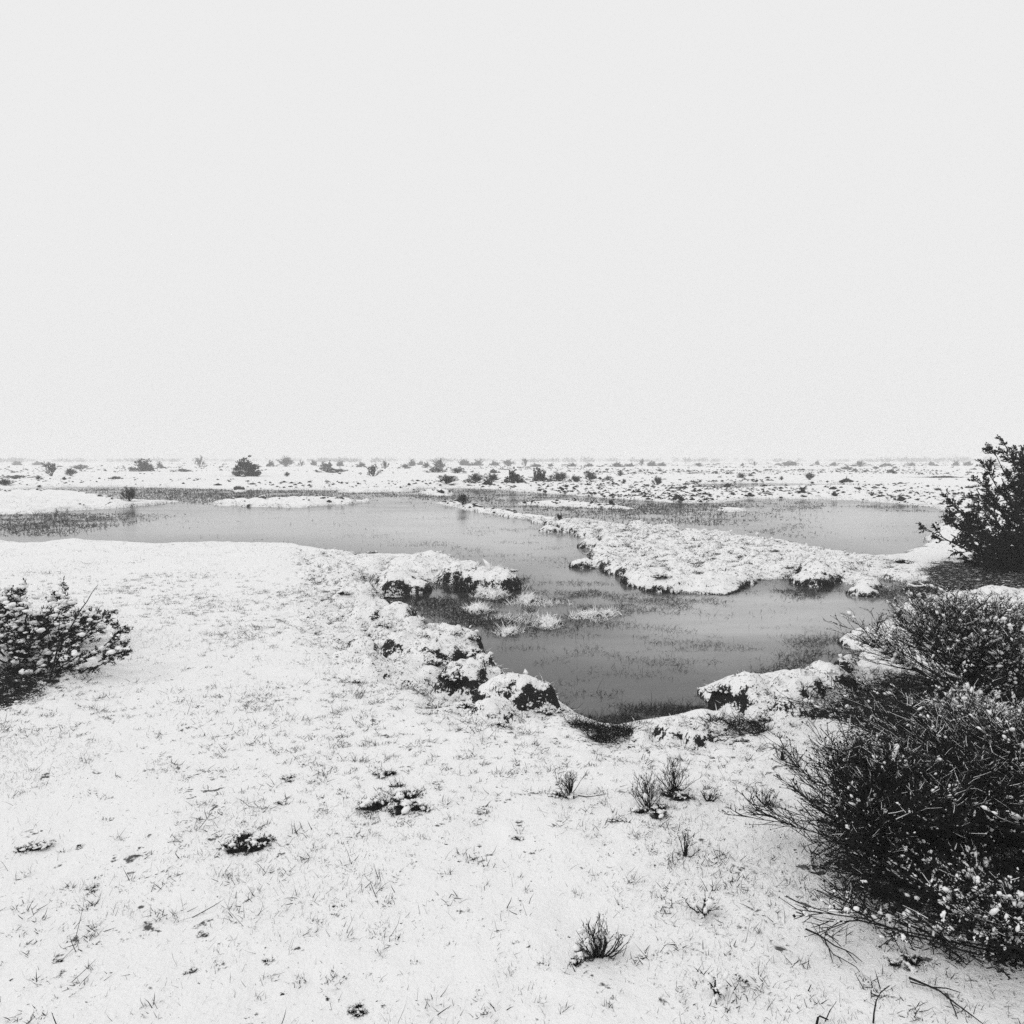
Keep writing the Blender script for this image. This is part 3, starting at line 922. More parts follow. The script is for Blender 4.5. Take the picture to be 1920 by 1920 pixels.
# ------------------------------------------------------------------ heath clumps, black among the snow cushions
HEATH = [heath_kit('heath_%d' % i, 200 + i, lobes=5 + i % 4) for i in range(8)]
clumps = (
    (1335, 1016, 48, 'black heath clump standing out on the white peninsula'), (1487, 1060, 36, 'black heath clump on the lower right of the peninsula'),
    (1538, 1064, 42, 'black heath clump at the right water edge of the peninsula'), (1196, 1000, 28, 'dark heath on the back ridge of the peninsula'),
    (1159, 1010, 32, 'dark heath above the rounded left end of the peninsula'), (1455, 1037, 26, 'small dark heath tuft in the middle right of the peninsula'),
    (1117, 1030, 22, 'dark flank of the topmost cushion at the peninsula tip'), (1140, 1054, 34, 'dark flank of the middle cushion at the peninsula tip'),
    (1245, 1081, 44, 'dark flank of the front cushion of the peninsula'), (1180, 1069, 24, 'dark gap between two front cushions of the peninsula'),
    (1367, 1290, 44, 'dark hollow in the snowy bank left of the pond shrub'), (1352, 1316, 60, 'dark overhang of the bank left of the pond shrub'),
    (1473, 1338, 40, 'dark clump below the snowy bank beside the pond shrub'), (1396, 1390, 40, 'round black clump between the two lower banks'),
    (1545, 1292, 30, 'dark slot in the snow bank under the pond shrub'), (1430, 1312, 40, 'dark crease in the middle of the bank by the pond shrub'),
    (614, 1074, 38, 'black heath clump at the left end of the hummocks'), (731, 1086, 34, 'black heath under the hummock at the inlet head'),
    (647, 1130, 32, 'small dark heath left of the inlet'), (722, 1174, 44, 'dark flank of the hummock below the inlet'),
    (756, 1186, 34, 'dark shore edge below the inlet hummock'), (815, 1246, 76, 'wide black flank of the big snow hummock on the left shore'),
    (866, 1250, 58, 'right end of the black flank under the big snow hummock'), (846, 1298, 64, 'black hollow left below the second big hummock'),
    (886, 1284, 54, 'black flank of the second big hummock'), (924, 1318, 36, 'dark slit in the lowest big hummock'),
    (990, 1326, 34, 'dark slit right of middle in the lowest big hummock'), (1022, 1336, 46, 'dark water edge of the lowest big hummock'),
    (706, 1228, 32, 'dark tuft on the snow left of the big hummocks'), (668, 1280, 36, 'dark tuft far left of the lowest big hummock'),
    (1040, 1314, 30, 'dark tip of the lowest big hummock at the pond'), (890, 1206, 32, 'dark end of the thin hummock above the big ones'),
    (700, 1036, 24, 'tiny dark sprig on the far edge of the left bank'), (950, 1094, 34, 'dark foot of the hummock at the spit tip'),
    (940, 1360, 34, 'dark tuft on the slope under the lowest big hummock'),
    (540, 1462, 30, 'dark scrap of heath left of the hollow snow mound'), (724, 1450, 36, 'dark upper rim of the hollow snow mound in the foreground'),
    (748, 1474, 28, 'dark right rim of the hollow snow mound in the foreground'), (722, 1507, 84, 'black mouth of the hollow snow mound in the foreground'),
    (458, 1582, 72, 'black heath patch showing under snow at lower left'), (530, 1506, 22, 'small dark tuft between two foreground heath patches'),
    (58, 1594, 46, 'dark heath patch near the left edge of the foreground'), (150, 1588, 18, 'tiny dark tuft right of the left edge heath patch'),
    (172, 1668, 26, 'curled dark tuft at lower left'), (385, 1752, 22, 'small dark scraps in the snow at lower left of middle'),
    (362, 1822, 26, 'pair of dark holes in the snow near the bottom left'), (502, 1802, 20, 'dark grassy hole near the bottom, left of middle'),
    (668, 1894, 32, 'dark patch at the bottom edge left of middle'), (975, 1572, 22, 'dark scrap of heath in the middle foreground'),
    (1158, 1540, 26, 'dark arched scrap below the sparse dwarf shrub'), (790, 1516, 44, 'row of dark tufts right of the hollow snow mound'),
    (1390, 1838, 24, 'dark tuft among withered stems at the bottom right'), (112, 1800, 18, 'dark dot of turf near the lower left corner'),
    (1108, 1792, 70, 'dark leafy foot of the lone dwarf shrub at the bottom middle'), (1212, 1520, 52, 'dark leafy foot of the shorter paired dwarf shrub'),
    (1264, 1488, 50, 'dark leafy foot of the taller paired dwarf shrub'), (1062, 1492, 44, 'dark leafy foot of the sparse dwarf shrub'),
    (1820, 1128, 40, 'dark clump on the snow under the tall juniper'), (1700, 1055, 50, 'dark heath at the foot of the tall juniper'),
    (1600, 1335, 60, 'dark matted heath at the left foot of the pond shrub'), (1700, 1800, 60, 'dark turf at the lower edge of the front shrub'),
)
rng = np.random.default_rng(77)
for i, (px, py, w, lab) in enumerate(clumps):
    x, y, z = at_ground(px, py)
    k = w * (0.55 if py < 1400 else 0.74) * px_size(y) / 0.25
    spawn(HEATH[(i * 5) % 8], 'heath_clump', lab, 'heath clump', 'dark heath clumps in the snow', (x, y, z - 0.004 * k), rng.uniform(-0.6, 0.6), (k * (-1 if i % 2 else 1), k, k))

# ------------------------------------------------------------------ bushes across the marsh
def far_shrub(tag_, seed, kind):
    """about one metre across; its share of the height set by the caller"""
    rng = np.random.default_rng(seed)
    if kind == 'twig':
        return shrub_kit(tag_, seed, 0.95, 0.5, stems=24, tw=(8, 7, 0), r0=0.014, snow=50, snow_size=0.022, seeds=False, own_stems=0, mat=M_FAR)
    if kind == 'vase':
        return shrub_kit(tag_, seed, 1.0, 0.5, stems=11, tw=(6, 6, 0), r0=0.022, snow=0, seeds=False, own_stems=3, up=0.03, base_r=0.05, mat=M_FAR)
    if kind == 'mat':
        return shrub_kit(tag_, seed, 0.8, 0.55, stems=44, tw=(7, 6, 0), r0=0.018, snow=260, snow_size=0.035, seeds=False, own_stems=0, up=0.0, base_r=0.9, mat=M_FAR)
    lm = dome_tips(rng, 34, 0.48, 0.95, lo=0.06) * rng.uniform(0.62, 1.08, (34, 1))
    return juniper_kit(tag_, seed, list(lm), subs=5, sprays=4, needle=0.06, nwidth=0.028, per=10, r0=0.012, snow=150 if kind == 'juniper' else 30, snow_size=0.018, own=0, spray_len=0.12, sub_len=0.24, mat=M_FAR)

FAR = {k: [far_shrub('far_%s_%d' % (k, i), 300 + 10 * j + i, k) for i in range(n)] for j, (k, n) in enumerate((('twig', 4), ('vase', 3), ('mat', 3), ('juniper', 3), ('leafy', 4)))}
# pixel x, pixel y of the base, width, height, kind, label
bushes = (
    (462, 894, 82, 36, 'juniper', 'largest dark juniper out on the plain left of the pond'),
    (267, 884, 58, 24, 'juniper', 'dark juniper on the plain, second largest at far left'),
    (300, 877, 14, 12, 'leafy', 'small bush just right of the second largest far juniper'),
    (33, 872, 26, 9, 'leafy', 'hazy low bush on the horizon at the left edge'),
    (72, 872, 20, 8, 'leafy', 'hazy low bush second from the left edge on the horizon'),
    (97, 893, 28, 23, 'vase', 'bare upright shrub with spreading branches at far left'),
    (133, 894, 28, 13, 'twig', 'small dark bush right of the bare upright shrub at far left'),
    (150, 881, 28, 9, 'mat', 'low snow dusted bush behind the bare upright shrub'),
    (30, 897, 46, 6, 'mat', 'flat dark mat of heath at the far left edge'),
    (72, 898, 15, 8, 'twig', 'tiny bush at the end of the left edge heath mat'),
    (10, 912, 28, 13, 'twig', 'round dark bush cut by the left edge behind the pond'),
    (217, 898, 28, 7, 'mat', 'low withered mat on the far left plain'),
    (343, 885, 40, 6, 'mat', 'long low mat between the two largest far junipers'),
    (375, 876, 20, 18, 'vase', 'small bare tree on the horizon between the two largest junipers'),
    (507, 875, 20, 12, 'leafy', 'hazy bush right behind the largest far juniper'),
    (535, 875, 44, 17, 'twig', 'wide hazy thicket on the horizon right of the largest juniper'),
    (565, 874, 14, 10, 'vase', 'thin hazy sapling beside the wide horizon thicket'),
    (588, 873, 13, 11, 'leafy', 'small round hazy bush left of the snow laden pair'),
    (613, 881, 28, 16, 'juniper', 'grey bush standing behind a snow laden mat'),
    (638, 874, 16, 12, 'leafy', 'hazy bush right behind the snow laden mat'),
    (624, 887, 54, 8, 'mat', 'flat snow laden juniper mat left of the bare vase shaped shrub'),
    (538, 895, 12, 8, 'twig', 'tiny bush on the snow right of the largest juniper'),
    (677, 876, 26, 10, 'leafy', 'dark hazy bush above the bare vase shaped shrub'),
    (700, 895, 26, 20, 'vase', 'bare vase shaped shrub alone on the snow behind the pond'),
    (722, 880, 16, 14, 'vase', 'leafless leaning shrub right of the vase shaped one'),
    (760, 879, 24, 8, 'twig', 'low dark bush left of the horizon pair'),
    (773, 874, 17, 13, 'leafy', 'left one of the horizon pair of round bushes'),
    (788, 872, 13, 9, 'leafy', 'right one of the horizon pair of round bushes'),
    (800, 877, 18, 11, 'leafy', 'small dark bush left of the snow laden thicket'),
    (824, 878, 22, 18, 'leafy', 'rounded small tree rising from the snow laden thicket'),
    (818, 887, 56, 11, 'mat', 'broad snow laden thicket in the middle distance'),
    (858, 889, 26, 11, 'twig', 'dark bush at the right end of the snow laden thicket'),
    (837, 905, 42, 15, 'twig', 'rounded bush at the left end of the shore thicket row'),
    (892, 906, 40, 17, 'twig', 'first dark shrub of the row on the far pond shore'),
    (922, 904, 40, 15, 'twig', 'second paler shrub of the row on the far pond shore'),
    (927, 888, 26, 9, 'leafy', 'small dark bush behind the far shore row'),
    (963, 906, 48, 27, 'juniper', 'tallest dark bush left of middle in the far shore row'),
    (1013, 903, 34, 27, 'juniper', 'snow flecked juniper in the middle of the far shore row'),
    (1048, 904, 48, 17, 'twig', 'broad grey shrub right of the snow flecked juniper'),
    (1078, 905, 34, 13, 'twig', 'low shrub near the right end of the far shore row'),
    (1105, 901, 26, 15, 'twig', 'dark shrub at the right end of the far shore row'),
    (868, 947, 27, 21, 'twig', 'dark shrub on the low spit at the water edge'),
    (242, 939, 30, 25, 'twig', 'rounded shrub on the white island at left'),
    (873, 873, 38, 12, 'leafy', 'wide hazy thicket left of the isolated horizon tree'),
    (897, 873, 34, 13, 'leafy', 'second hazy thicket left of the isolated horizon tree'),
    (927, 873, 20, 9, 'leafy', 'low hazy bush between thicket and isolated horizon tree'),
    (953, 874, 22, 11, 'twig', 'hazy bush closest left of the isolated horizon tree'),
    (985, 874, 15, 13, 'vase', 'isolated flat topped tree on the horizon at the middle'),
    (1005, 876, 20, 8, 'leafy', 'low bush right below the isolated horizon tree'),
    (1033, 875, 12, 6, 'leafy', 'tiny hazy bush right of the isolated horizon tree'),
    (1072, 875, 26, 7, 'leafy', 'flat hazy bush above the far shore row'),
    (1104, 875, 20, 7, 'leafy', 'flat hazy bush above the right end of the shore row'),
    (1157, 876, 26, 10, 'leafy', 'darkest low horizon bush right of middle'),
    (1182, 875, 18, 7, 'leafy', 'hazy bush right beside the darkest low horizon bush'),
    (1203, 874, 12, 12, 'vase', 'thin hazy tree right of the darkest low horizon bush'),
    (1222, 874, 20, 11, 'leafy', 'hazy round tree above the lone plain bush right of middle'),
    (1241, 874, 18, 8, 'leafy', 'low hazy bush right of the hazy round tree'),
    (1163, 893, 20, 8, 'twig', 'small grey bush on the plain right of the shore row'),
    (1140, 901, 24, 9, 'mat', 'snow covered low bush right of the shore row'),
    (1232, 908, 24, 15, 'twig', 'lone dark bush on the plain right of middle'),
    (1170, 905, 10, 8, 'twig', 'tiny twig tuft between shore row and lone bush'),
    (1277, 943, 15, 13, 'twig', 'small dark bush at the far water edge right of middle'),
    (1145, 950, 12, 11, 'juniper', 'dark knob of heath on the thin white strip in the water'),
    (1048, 976, 17, 11, 'twig', 'round grey bush on the neck of the peninsula'),
    (1310, 875, 22, 6, 'twig', 'low dark horizon bush right of the lone plain bush'),
    (1392, 874, 10, 6, 'leafy', 'small round horizon bush left of the wide hazy row'),
    (1415, 874, 9, 8, 'vase', 'tiny bare horizon tree left of the wide hazy row'),
    (1390, 902, 18, 10, 'twig', 'small dark bush above the far pool'),
    (1407, 893, 14, 5, 'mat', 'flat snowy bush behind the far pool'),
    (1465, 904, 9, 7, 'twig', 'tiny shrub on the far pool bank'),
    (1518, 904, 18, 13, 'twig', 'dark shrub at the right end of the far pool'),
    (1477, 873, 48, 10, 'leafy', 'wide hazy row of bushes on the right horizon'),
    (1532, 872, 9, 10, 'leafy', 'narrow hazy tree right of the wide hazy row'),
    (1563, 873, 26, 7, 'leafy', 'flat hazy bush right of the narrow hazy tree'),
    (1613, 875, 24, 10, 'twig', 'dark hazy bush on the horizon above the right pond'),
    (1662, 874, 24, 6, 'leafy', 'low hazy bush right of the dark hazy one'),
    (1587, 881, 20, 6, 'mat', 'low dark mat on the plain above the right pond'),
    (1678, 879, 14, 4, 'mat', 'tiny flat mat on the plain left of the tall juniper'),
    (1710, 874, 16, 7, 'leafy', 'hazy bush on the horizon left of the tall juniper'),
    (1747, 873, 18, 9, 'leafy', 'round hazy bush next left of the twin horizon bushes'),
    (1793, 873, 20, 11, 'leafy', 'taller of the twin hazy bushes left of the tall juniper'),
    (1815, 873, 18, 9, 'leafy', 'shorter of the twin hazy bushes left of the tall juniper'),
    (1856, 874, 34, 10, 'leafy', 'hazy thicket touching the top of the tall juniper'),
    (1770, 893, 66, 5, 'mat', 'long withered strip of reeds beyond the right pond'),
)
rng = np.random.default_rng(5)
for i, (px, py, w, h, kind, lab) in enumerate(bushes):
    x, y, z = at_ground(px, py)
    s = px_size(y)
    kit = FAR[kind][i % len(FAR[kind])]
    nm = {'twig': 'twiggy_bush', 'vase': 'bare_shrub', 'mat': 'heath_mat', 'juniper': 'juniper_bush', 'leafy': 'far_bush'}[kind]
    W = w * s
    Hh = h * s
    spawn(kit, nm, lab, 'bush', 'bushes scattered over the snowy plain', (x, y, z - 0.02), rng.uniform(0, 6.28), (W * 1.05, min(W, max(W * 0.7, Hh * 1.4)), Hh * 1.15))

# stone with snow standing in the far water, and two dark clods beside it
def stone_kit(seed):
    r = np.random.default_rng(seed)
    tv, tf = ICO2
    b = Buf().add(tv * np.array([0.5, 0.4, 0.32]) * (1 + 0.12 * r.normal(size=(len(tv), 1))) + np.array([0, 0, 0.1]), None, tf)
    k = tv[:, 2] > -0.1
    s = Buf(); blobs(s, np.array([[0.06, 0, 0.36], [-0.2, 0.05, 0.3], [0.28, -0.05, 0.27]]), np.array([[.28, .26, .08], [.2, .2, .07], [.17, .18, .06]]), np.array([[1., 0, 0]] * 3), r, 2, 0.06)
    return [('stone', b.mesh('stone', M_STONE), None), ('snow_cap', s.mesh('stone_snow', M_SNOW), None)]
for i, (px, py, w, h, lab) in enumerate((
        (448, 921, 26, 11, 'snow capped stone standing in the far grey water'),
        (467, 942, 12, 10, 'left snow capped stone on the thin island strip'),
        (492, 944, 20, 9, 'dark stone right of the snow capped one on the thin island strip'),
        (605, 936, 18, 9, 'dark stone on the high end of the thin island strip'),
        (207, 951, 16, 8, 'dark stone on the shore of the white left island'),
        (202, 966, 12, 4, 'flat dark stone in the water below the white left island'),
        (1510, 912, 16, 6, 'flat dark stone on the bank of the far pool'),
        (887, 912, 12, 6, 'dark stone below the far shore row'),
        (900, 958, 14, 6, 'dark stone on the low spit beside the water edge shrub'))):
    x, y, z = at_ground(px, py)
    s = px_size(y)
    spawn(stone_kit(400 + i), 'snowy_stone', lab, 'stone', 'stones along the far water', (x, y, max(z, 0) - 0.01), 0.4 * i, (w * s * 0.8, w * s * 0.7, h * s * 1.5))

# ------------------------------------------------------------------ fallen twigs and dead stems
def lying(name, cat, label, paths, r, lift=0.012, mat=M_TWIG, z=None):
    b = Buf()
    o = None
    for k, pp in enumerate(paths):
        w = []
        for a, c in pp:
            x, y, g = at_ground(a, c)
            w.append((x, y, g + lift))
        w = np.array(w)
        if o is None:
            o = w[0].copy()
        tubes(b, w[None] - o, np.linspace(r if k == 0 else r * 0.6, r * 0.3, len(w))[None], 5)
    ob = link(name, b.mesh(name, mat), None, tuple(o))
    tag(ob, label, cat)
lying('fallen_twig', 'twig', 'forked fallen twig lying on the snow left of the front shrub', [
    [(1510, 1748), (1530, 1757), (1548, 1768), (1565, 1780), (1585, 1788), (1600, 1796), (1616, 1810)],
    [(1546, 1768), (1552, 1782), (1562, 1796), (1580, 1805), (1605, 1820), (1612, 1830)],
    [(1554, 1786), (1558, 1800), (1562, 1814)], [(1585, 1788), (1596, 1800), (1606, 1812)], [(1572, 1801), (1578, 1812)]], 0.0034)
lying('fallen_branch', 'branch', 'long dark branch running down the snow at the lower right corner', [
    [(1704, 1842), (1730, 1853), (1760, 1866), (1790, 1890), (1820, 1912), (1850, 1935)], [(1706, 1850), (1735, 1858)], [(1745, 1860), (1775, 1862), (1800, 1870)], [(1780, 1882), (1790, 1905), (1795, 1920)]], 0.0038, 0.015)
lying('fallen_branch', 'branch', 'white snow covered sticks lying below the tall juniper', [
    [(1704, 1098), (1716, 1106), (1728, 1103), (1740, 1100)], [(1725, 1096), (1736, 1106)]], 0.02, 0.03, M_SNOW)
def standing(name, cat, label, px, py, pts, r):
    x, y, z = at_ground(px, py)
    b = Buf()
    P = np.array([depth_point(a, c, y) for a, c in pts]); P[0] = (x, y, z - 0.01)
    o = np.array([x, y, z])
    tubes(b, P[None] - o, np.linspace(r, r * 0.5, len(P))[None], 5)
    ob = link(name, b.mesh(name, M_TWIG), None, tuple(o)); tag(ob, label, cat)
standing('dead_stem', 'stem', 'curved dead stem standing at the bottom edge right of middle', 1637, 1918, [(1637, 1918), (1639, 1898), (1643, 1876), (1651, 1861), (1668, 1848)], 0.0026)
standing('dead_stem', 'stem', 'thick broken stem stub at the bottom edge', 1530, 1922, [(1530, 1922), (1534, 1908), (1537, 1905), (1553, 1912)], 0.004)
standing('dead_stem', 'stem', 'thin straight dead stem leaning right at the bottom edge', 1545, 1915, [(1543, 1915), (1556, 1895), (1568, 1878)], 0.0018)
standing('dead_stem', 'stem', 'short dead stem leaning right below the fallen twig', 1513, 1858, [(1512, 1858), (1521, 1846)], 0.0022)

# ------------------------------------------------------------------ uncountable small growth
def scatter(rng, n, x0, x1, y0, y1):
    return rng.uniform(x0, x1, n), rng.uniform(y0, y1, n)

# withered grass pricking through the snow
rng = np.random.default_rng(31)
gb = Buf()
zones = ((1.6, 4.0, 52000, 0.027, 0.0012), (4.0, 8.0, 50000, 0.032, 0.0015), (8.0, 16.0, 30000, 0.04, 0.0022), (16.0, 30.0, 26000, 0.07, 0.005))
for y0, y1, n, ln, wd in zones:
    y = np.sqrt(rng.uniform(y0 ** 2, y1 ** 2, n)); x = rng.uniform(-0.9, 0.9, n) * y
    c = vnoise(x * 1.1, y * 1.1, 201) * 0.6 + vnoise(x * 5, y * 5, 202) * 0.4
    k = rng.random(n) < sstep(0.30, 0.72, c) * 0.9 + 0.08
    x, y = x[k], y[k]
    h, s, bare = terrain(x, y)
    k = (s > 0.02)
    x, y, h = x[k], y[k], h[k]
    # some blades stand in little tufts
    m = len(x)
    d = unit(np.stack([rng.normal(0.12, 0.55, m), rng.normal(0, 0.5, m), rng.uniform(0.25, 1.0, m)], 1))
    L = ln * rng.lognormal(-0.25, 0.45, m)
    blades(gb, np.stack([x, y, h - 0.004], 1), d, L, wd * rng.uniform(0.6, 1.4, m), rng.uniform(-0.8, 0.8, m), rng)
# tufts
for k in range(900):
    r_ = math.sqrt(rng.uniform(2.0 ** 2, 11.0 ** 2)); a = rng.uniform(-0.7, 0.7)
    x, y = r_ * math.sin(a), r_ * math.cos(a)
    if k == 0: TX, TY = [], []
    TX.append(x); TY.append(y)
TX = np.array(TX); TY = np.array(TY)
h, s, _b = terrain(TX, TY)
ok = s > 0.15
TX, TY, h = TX[ok], TY[ok], h[ok]
per = 14
bx = np.repeat(TX, per) + rng.normal(0, 0.012, len(TX) * per); by = np.repeat(TY, per) + rng.normal(0, 0.012, len(TX) * per)
d = unit(np.stack([rng.normal(0.1, 0.5, len(bx)), rng.normal(0, 0.5, len(bx)), rng.uniform(0.35, 1, len(bx))], 1))
blades(gb, np.stack([bx, by, np.repeat(h, per) - 0.004], 1), d, 0.032 * rng.lognormal(-0.3, 0.4, len(bx)), np.full(len(bx), 0.0018), rng.uniform(-0.8, 0.8, len(bx)), rng)
tag(link('withered_grass', gb.mesh('withered_grass', M_GRASS, False)), 'thin withered grass blades pricking through the snow', 'grass', None, 'stuff')

n = 11000
y = np.sqrt(np.random.default_rng(36).uniform(1.8 ** 2, 10.0 ** 2, n)); x = np.random.default_rng(37).uniform(-0.85, 0.85, n) * y
c = fbm(x * 0.9, y * 0.9, 210, 3) + 0.5
rng = np.random.default_rng(38)
k = rng.random(n) < 0.12 + sstep(0.42, 0.68, c)
x, y = x[k], y[k]
h, s, _b = terrain(x, y)
k = s > 0.1
x, y, h = x[k], y[k], h[k]
per = 16
sp_ = np.repeat(rng.lognormal(-0.2, 0.5, len(x)), per)
bx = np.repeat(x, per) + rng.normal(0, 0.011, len(x) * per) * sp_ * 1.5; by = np.repeat(y, per) + rng.normal(0, 0.009, len(x) * per) * sp_ * 1.5
d = unit(np.stack([rng.normal(0.05, 0.7, len(bx)), rng.normal(0, 0.7, len(bx)), rng.uniform(0.15, 0.9, len(bx))], 1))
tuft = Buf()
blades(tuft, np.stack([bx, by, np.repeat(h, per) - 0.003], 1), d, 0.022 * sp_ * rng.lognormal(0, 0.4, len(bx)), 0.0022 * rng.uniform(0.7, 1.5, len(bx)), rng.uniform(-0.8, 0.8, len(bx)), rng)

# creases between the cushions: dark tufts set in the dips so they read dark
rng = np.random.default_rng(39)
for p, k_ in HUMMOCKY:
    q = np.array(p)
    n = int(420 * np.ptp(q[:, 0]) * np.ptp(q[:, 1]))
    x = rng.uniform(q[:, 0].min(), q[:, 0].max(), n); y = rng.uniform(q[:, 1].min(), q[:, 1].max(), n)
    k = poly_sd(p, x, y) > -0.1
    x, y = x[k], y[k]
    h, s, _b = terrain(x, y)
    hn = sum(terrain(x + a, y + b)[0] for a, b in ((0.16, 0), (-0.16, 0), (0, 0.2), (0, -0.2))) / 4
    k = (s > 0.04) & (h < hn - (0.021 if k_ == 1.0 else 0.014)) & (rng.random(len(x)) < 0.55)
    x, y, h = x[k][:2200], y[k][:2200], h[k][:2200]
    per = 9
    f = np.repeat(np.clip(np.clip(y / 6.0, 0.8, 2.0) * rng.lognormal(-0.1, 0.35, len(x)), 0.5, 2.1), per)
    bx = np.repeat(x, per) + rng.normal(0, 0.016, len(x) * per) * f; by = np.repeat(y, per) + rng.normal(0, 0.014, len(x) * per) * f
    d = unit(np.stack([rng.normal(0, 0.8, len(bx)), rng.normal(-0.1, 0.8, len(bx)), rng.uniform(0.2, 0.9, len(bx))], 1))
    blades(tuft, np.stack([bx, by, np.repeat(h, per) - 0.002], 1), d, 0.024 * f * rng.lognormal(0, 0.35, len(bx)), 0.0036 * f, rng.uniform(-0.8, 0.8, len(bx)), rng)
tag(link('moss_tufts', tuft.mesh('moss_tufts', M_HEATH, False)), 'tiny dark tufts of moss and heath speckling the snow', 'moss', None, 'stuff')

# dead grass standing in the bare ground of the thickets and hanging off the hummock edges
rng = np.random.default_rng(32)
tb_ = Buf()
for p, n in zip(BARE, (8000, 5000, 4500, 1500, 3500, 900, 1200)):
    q = np.array(p)
    x = rng.uniform(q[:, 0].min(), q[:, 0].max(), n * 2); y = rng.uniform(q[:, 1].min(), q[:, 1].max(), n * 2)
    k = poly_sd(p, x, y) > -0.05
    x, y = x[k][:n], y[k][:n]
    h, s, _b = terrain(x, y)
    m = len(x)
    d = unit(np.stack([rng.normal(0, 0.8, m), rng.normal(0, 0.8, m), rng.uniform(0.1, 0.8, m)], 1))
    blades(tb_, np.stack([x, y, np.maximum(h, 0) - 0.003], 1), d, 0.07 * rng.lognormal(-0.2, 0.4, m), 0.0035 * rng.uniform(0.6, 1.4, m), rng.uniform(-1, 1, m), rng)
n = 240000
y = np.sqrt(rng.uniform(4.2 ** 2, 22.0 ** 2, n)); x = rng.uniform(-0.75, 0.8, n) * y
h, s, _b = terrain(x, y)
h2, _s, _b = terrain(x + 0.03, y); h3, _s, _b = terrain(x, y - 0.03)
gx = (h2 - h) / 0.03; gy = -(h3 - h) / 0.03
sl = np.hypot(gx, gy)
k = (s > -0.03) & (s < 4) & (sl > 0.75) & (rng.random(n) < 0.8)
x, y, h, gx, gy, sl = x[k], y[k], h[k], gx[k], gy[k], sl[k]
m = len(x)
white = rng.random(m) < 0.38
out = np.stack([-gx / sl, -gy / sl, rng.uniform(-0.6, 0.7, m)], 1)
d = unit(out + 0.35 * rng.normal(size=(m, 3)))
wd = np.clip(0.0005 * y, 0.002, 0.01)
fr = Buf()
for bb, kk, up_ in ((tb_, ~white, 0.0), (fr, white, 0.012)):
    q_ = np.stack([x, y, np.maximum(h, 0.0) + up_], 1)[kk]
    blades(bb, q_, d[kk], ((0.03 + 0.0016 * y) * rng.lognormal(0, 0.4, m))[kk], wd[kk] * (1.0 if bb is tb_ else 1.5), rng.uniform(-0.4, 1.0, len(q_)), rng)
crumb = Buf()
kc = rng.random(m) < 0.30
cs = np.clip(0.0016 * y[kc], 0.008, 0.02) * rng.lognormal(0, 0.5, kc.sum())
lumps(crumb, np.stack([x, y, np.maximum(h, 0.012) - 0.006], 1)[kc], np.stack([cs * 1.4, cs, cs * 0.7], 1), rand_unit(rng, (int(kc.sum()),)), rng, 2, 0)
tag(link('snow_crumbs', crumb.mesh('snow_crumbs', M_SNOW)), 'crumbs of snow caught on the dark flanks of the hummocks', 'snow', None, 'stuff')
tag(link('dead_turf', tb_.mesh('dead_turf', M_HEATH, False)), 'dark dead turf in the thickets and along the hummock edges', 'turf', None, 'stuff')

# sedge lying in the shallow water
rng = np.random.default_rng(33)
sg = Buf()
pg = Buf()
SEDGE = (  # polygon in photograph pixels, blades, patchiness threshold, length, width
    ([(700, 1096), (990, 1084), (1010, 1190), (900, 1200), (800, 1190), (790, 1160)], 20000, 0.36, 0.06, 0.0040),
    ([(980, 1090), (1400, 1096), (1400, 1130), (1180, 1170), (1000, 1190)], 16000, 0.44, 0.05, 0.0034),
    ([(1380, 1096), (1690, 1098), (1700, 1130), (1500, 1125)], 6000, 0.45, 0.06, 0.004),
    ([(910, 1200), (1240, 1160), (1620, 1190), (1600, 1240), (1300, 1300), (1250, 1345), (1090, 1345), (950, 1250)], 15000, 0.52, 0.04, 0.0024),
    ([(1060, 1320), (1100, 1335), (1200, 1325), (1330, 1320), (1340, 1348), (1240, 1352), (1150, 1372)], 5000, 0.45, 0.05, 0.0026),
    ([(1500, 1200), (1620, 1190), (1620, 1240), (1480, 1268), (1400, 1280)], 4500, 0.42, 0.06, 0.0032),
    ([(0, 966), (130, 962), (250, 966), (255, 978), (200, 992), (120, 1002), (-150, 1006), (-150, 970)], 26000, 0.30, 0.10, 0.010),
    ([(240, 915), (640, 920), (640, 936), (470, 938), (390, 946), (340, 940), (250, 938)], 34000, 0.30, 0.11, 0.016),
    ([(640, 924), (860, 917), (980, 924), (1280, 945), (1200, 957), (960, 945), (860, 938), (700, 936)], 30000, 0.34, 0.11, 0.016),
    ([(900, 948), (1280, 945), (1420, 938), (1440, 950), (1380, 965), (1300, 985), (1180, 976), (1000, 964)], 26000, 0.34, 0.10, 0.012),
    ([(1400, 938), (1760, 950), (1740, 960), (1450, 956)], 7000, 0.45, 0.10, 0.012),
    ([(1300, 980), (1450, 960), (1520, 985), (1500, 1010), (1380, 1000)], 6000, 0.50, 0.08, 0.008),
    ([(0, 920), (240, 914), (240, 925), (130, 923), (0, 924)], 9000, 0.40, 0.10, 0.016),
    ([(640, 1000), (1000, 985), (1100, 1010), (1100, 1090), (990, 1085), (900, 1060), (760, 1035)], 9000, 0.52, 0.05, 0.004),
    ([(250, 955), (700, 945), (1000, 980), (700, 1030), (250, 1015)], 9000, 0.60, 0.06, 0.006),
    ([(1500, 960), (1740, 965), (1700, 1030), (1560, 1020)], 4000, 0.58, 0.06, 0.006),
    ([(1310, 908), (1745, 911), (1500, 916), (1310, 916)], 9000, 0.35, 0.10, 0.016),
)
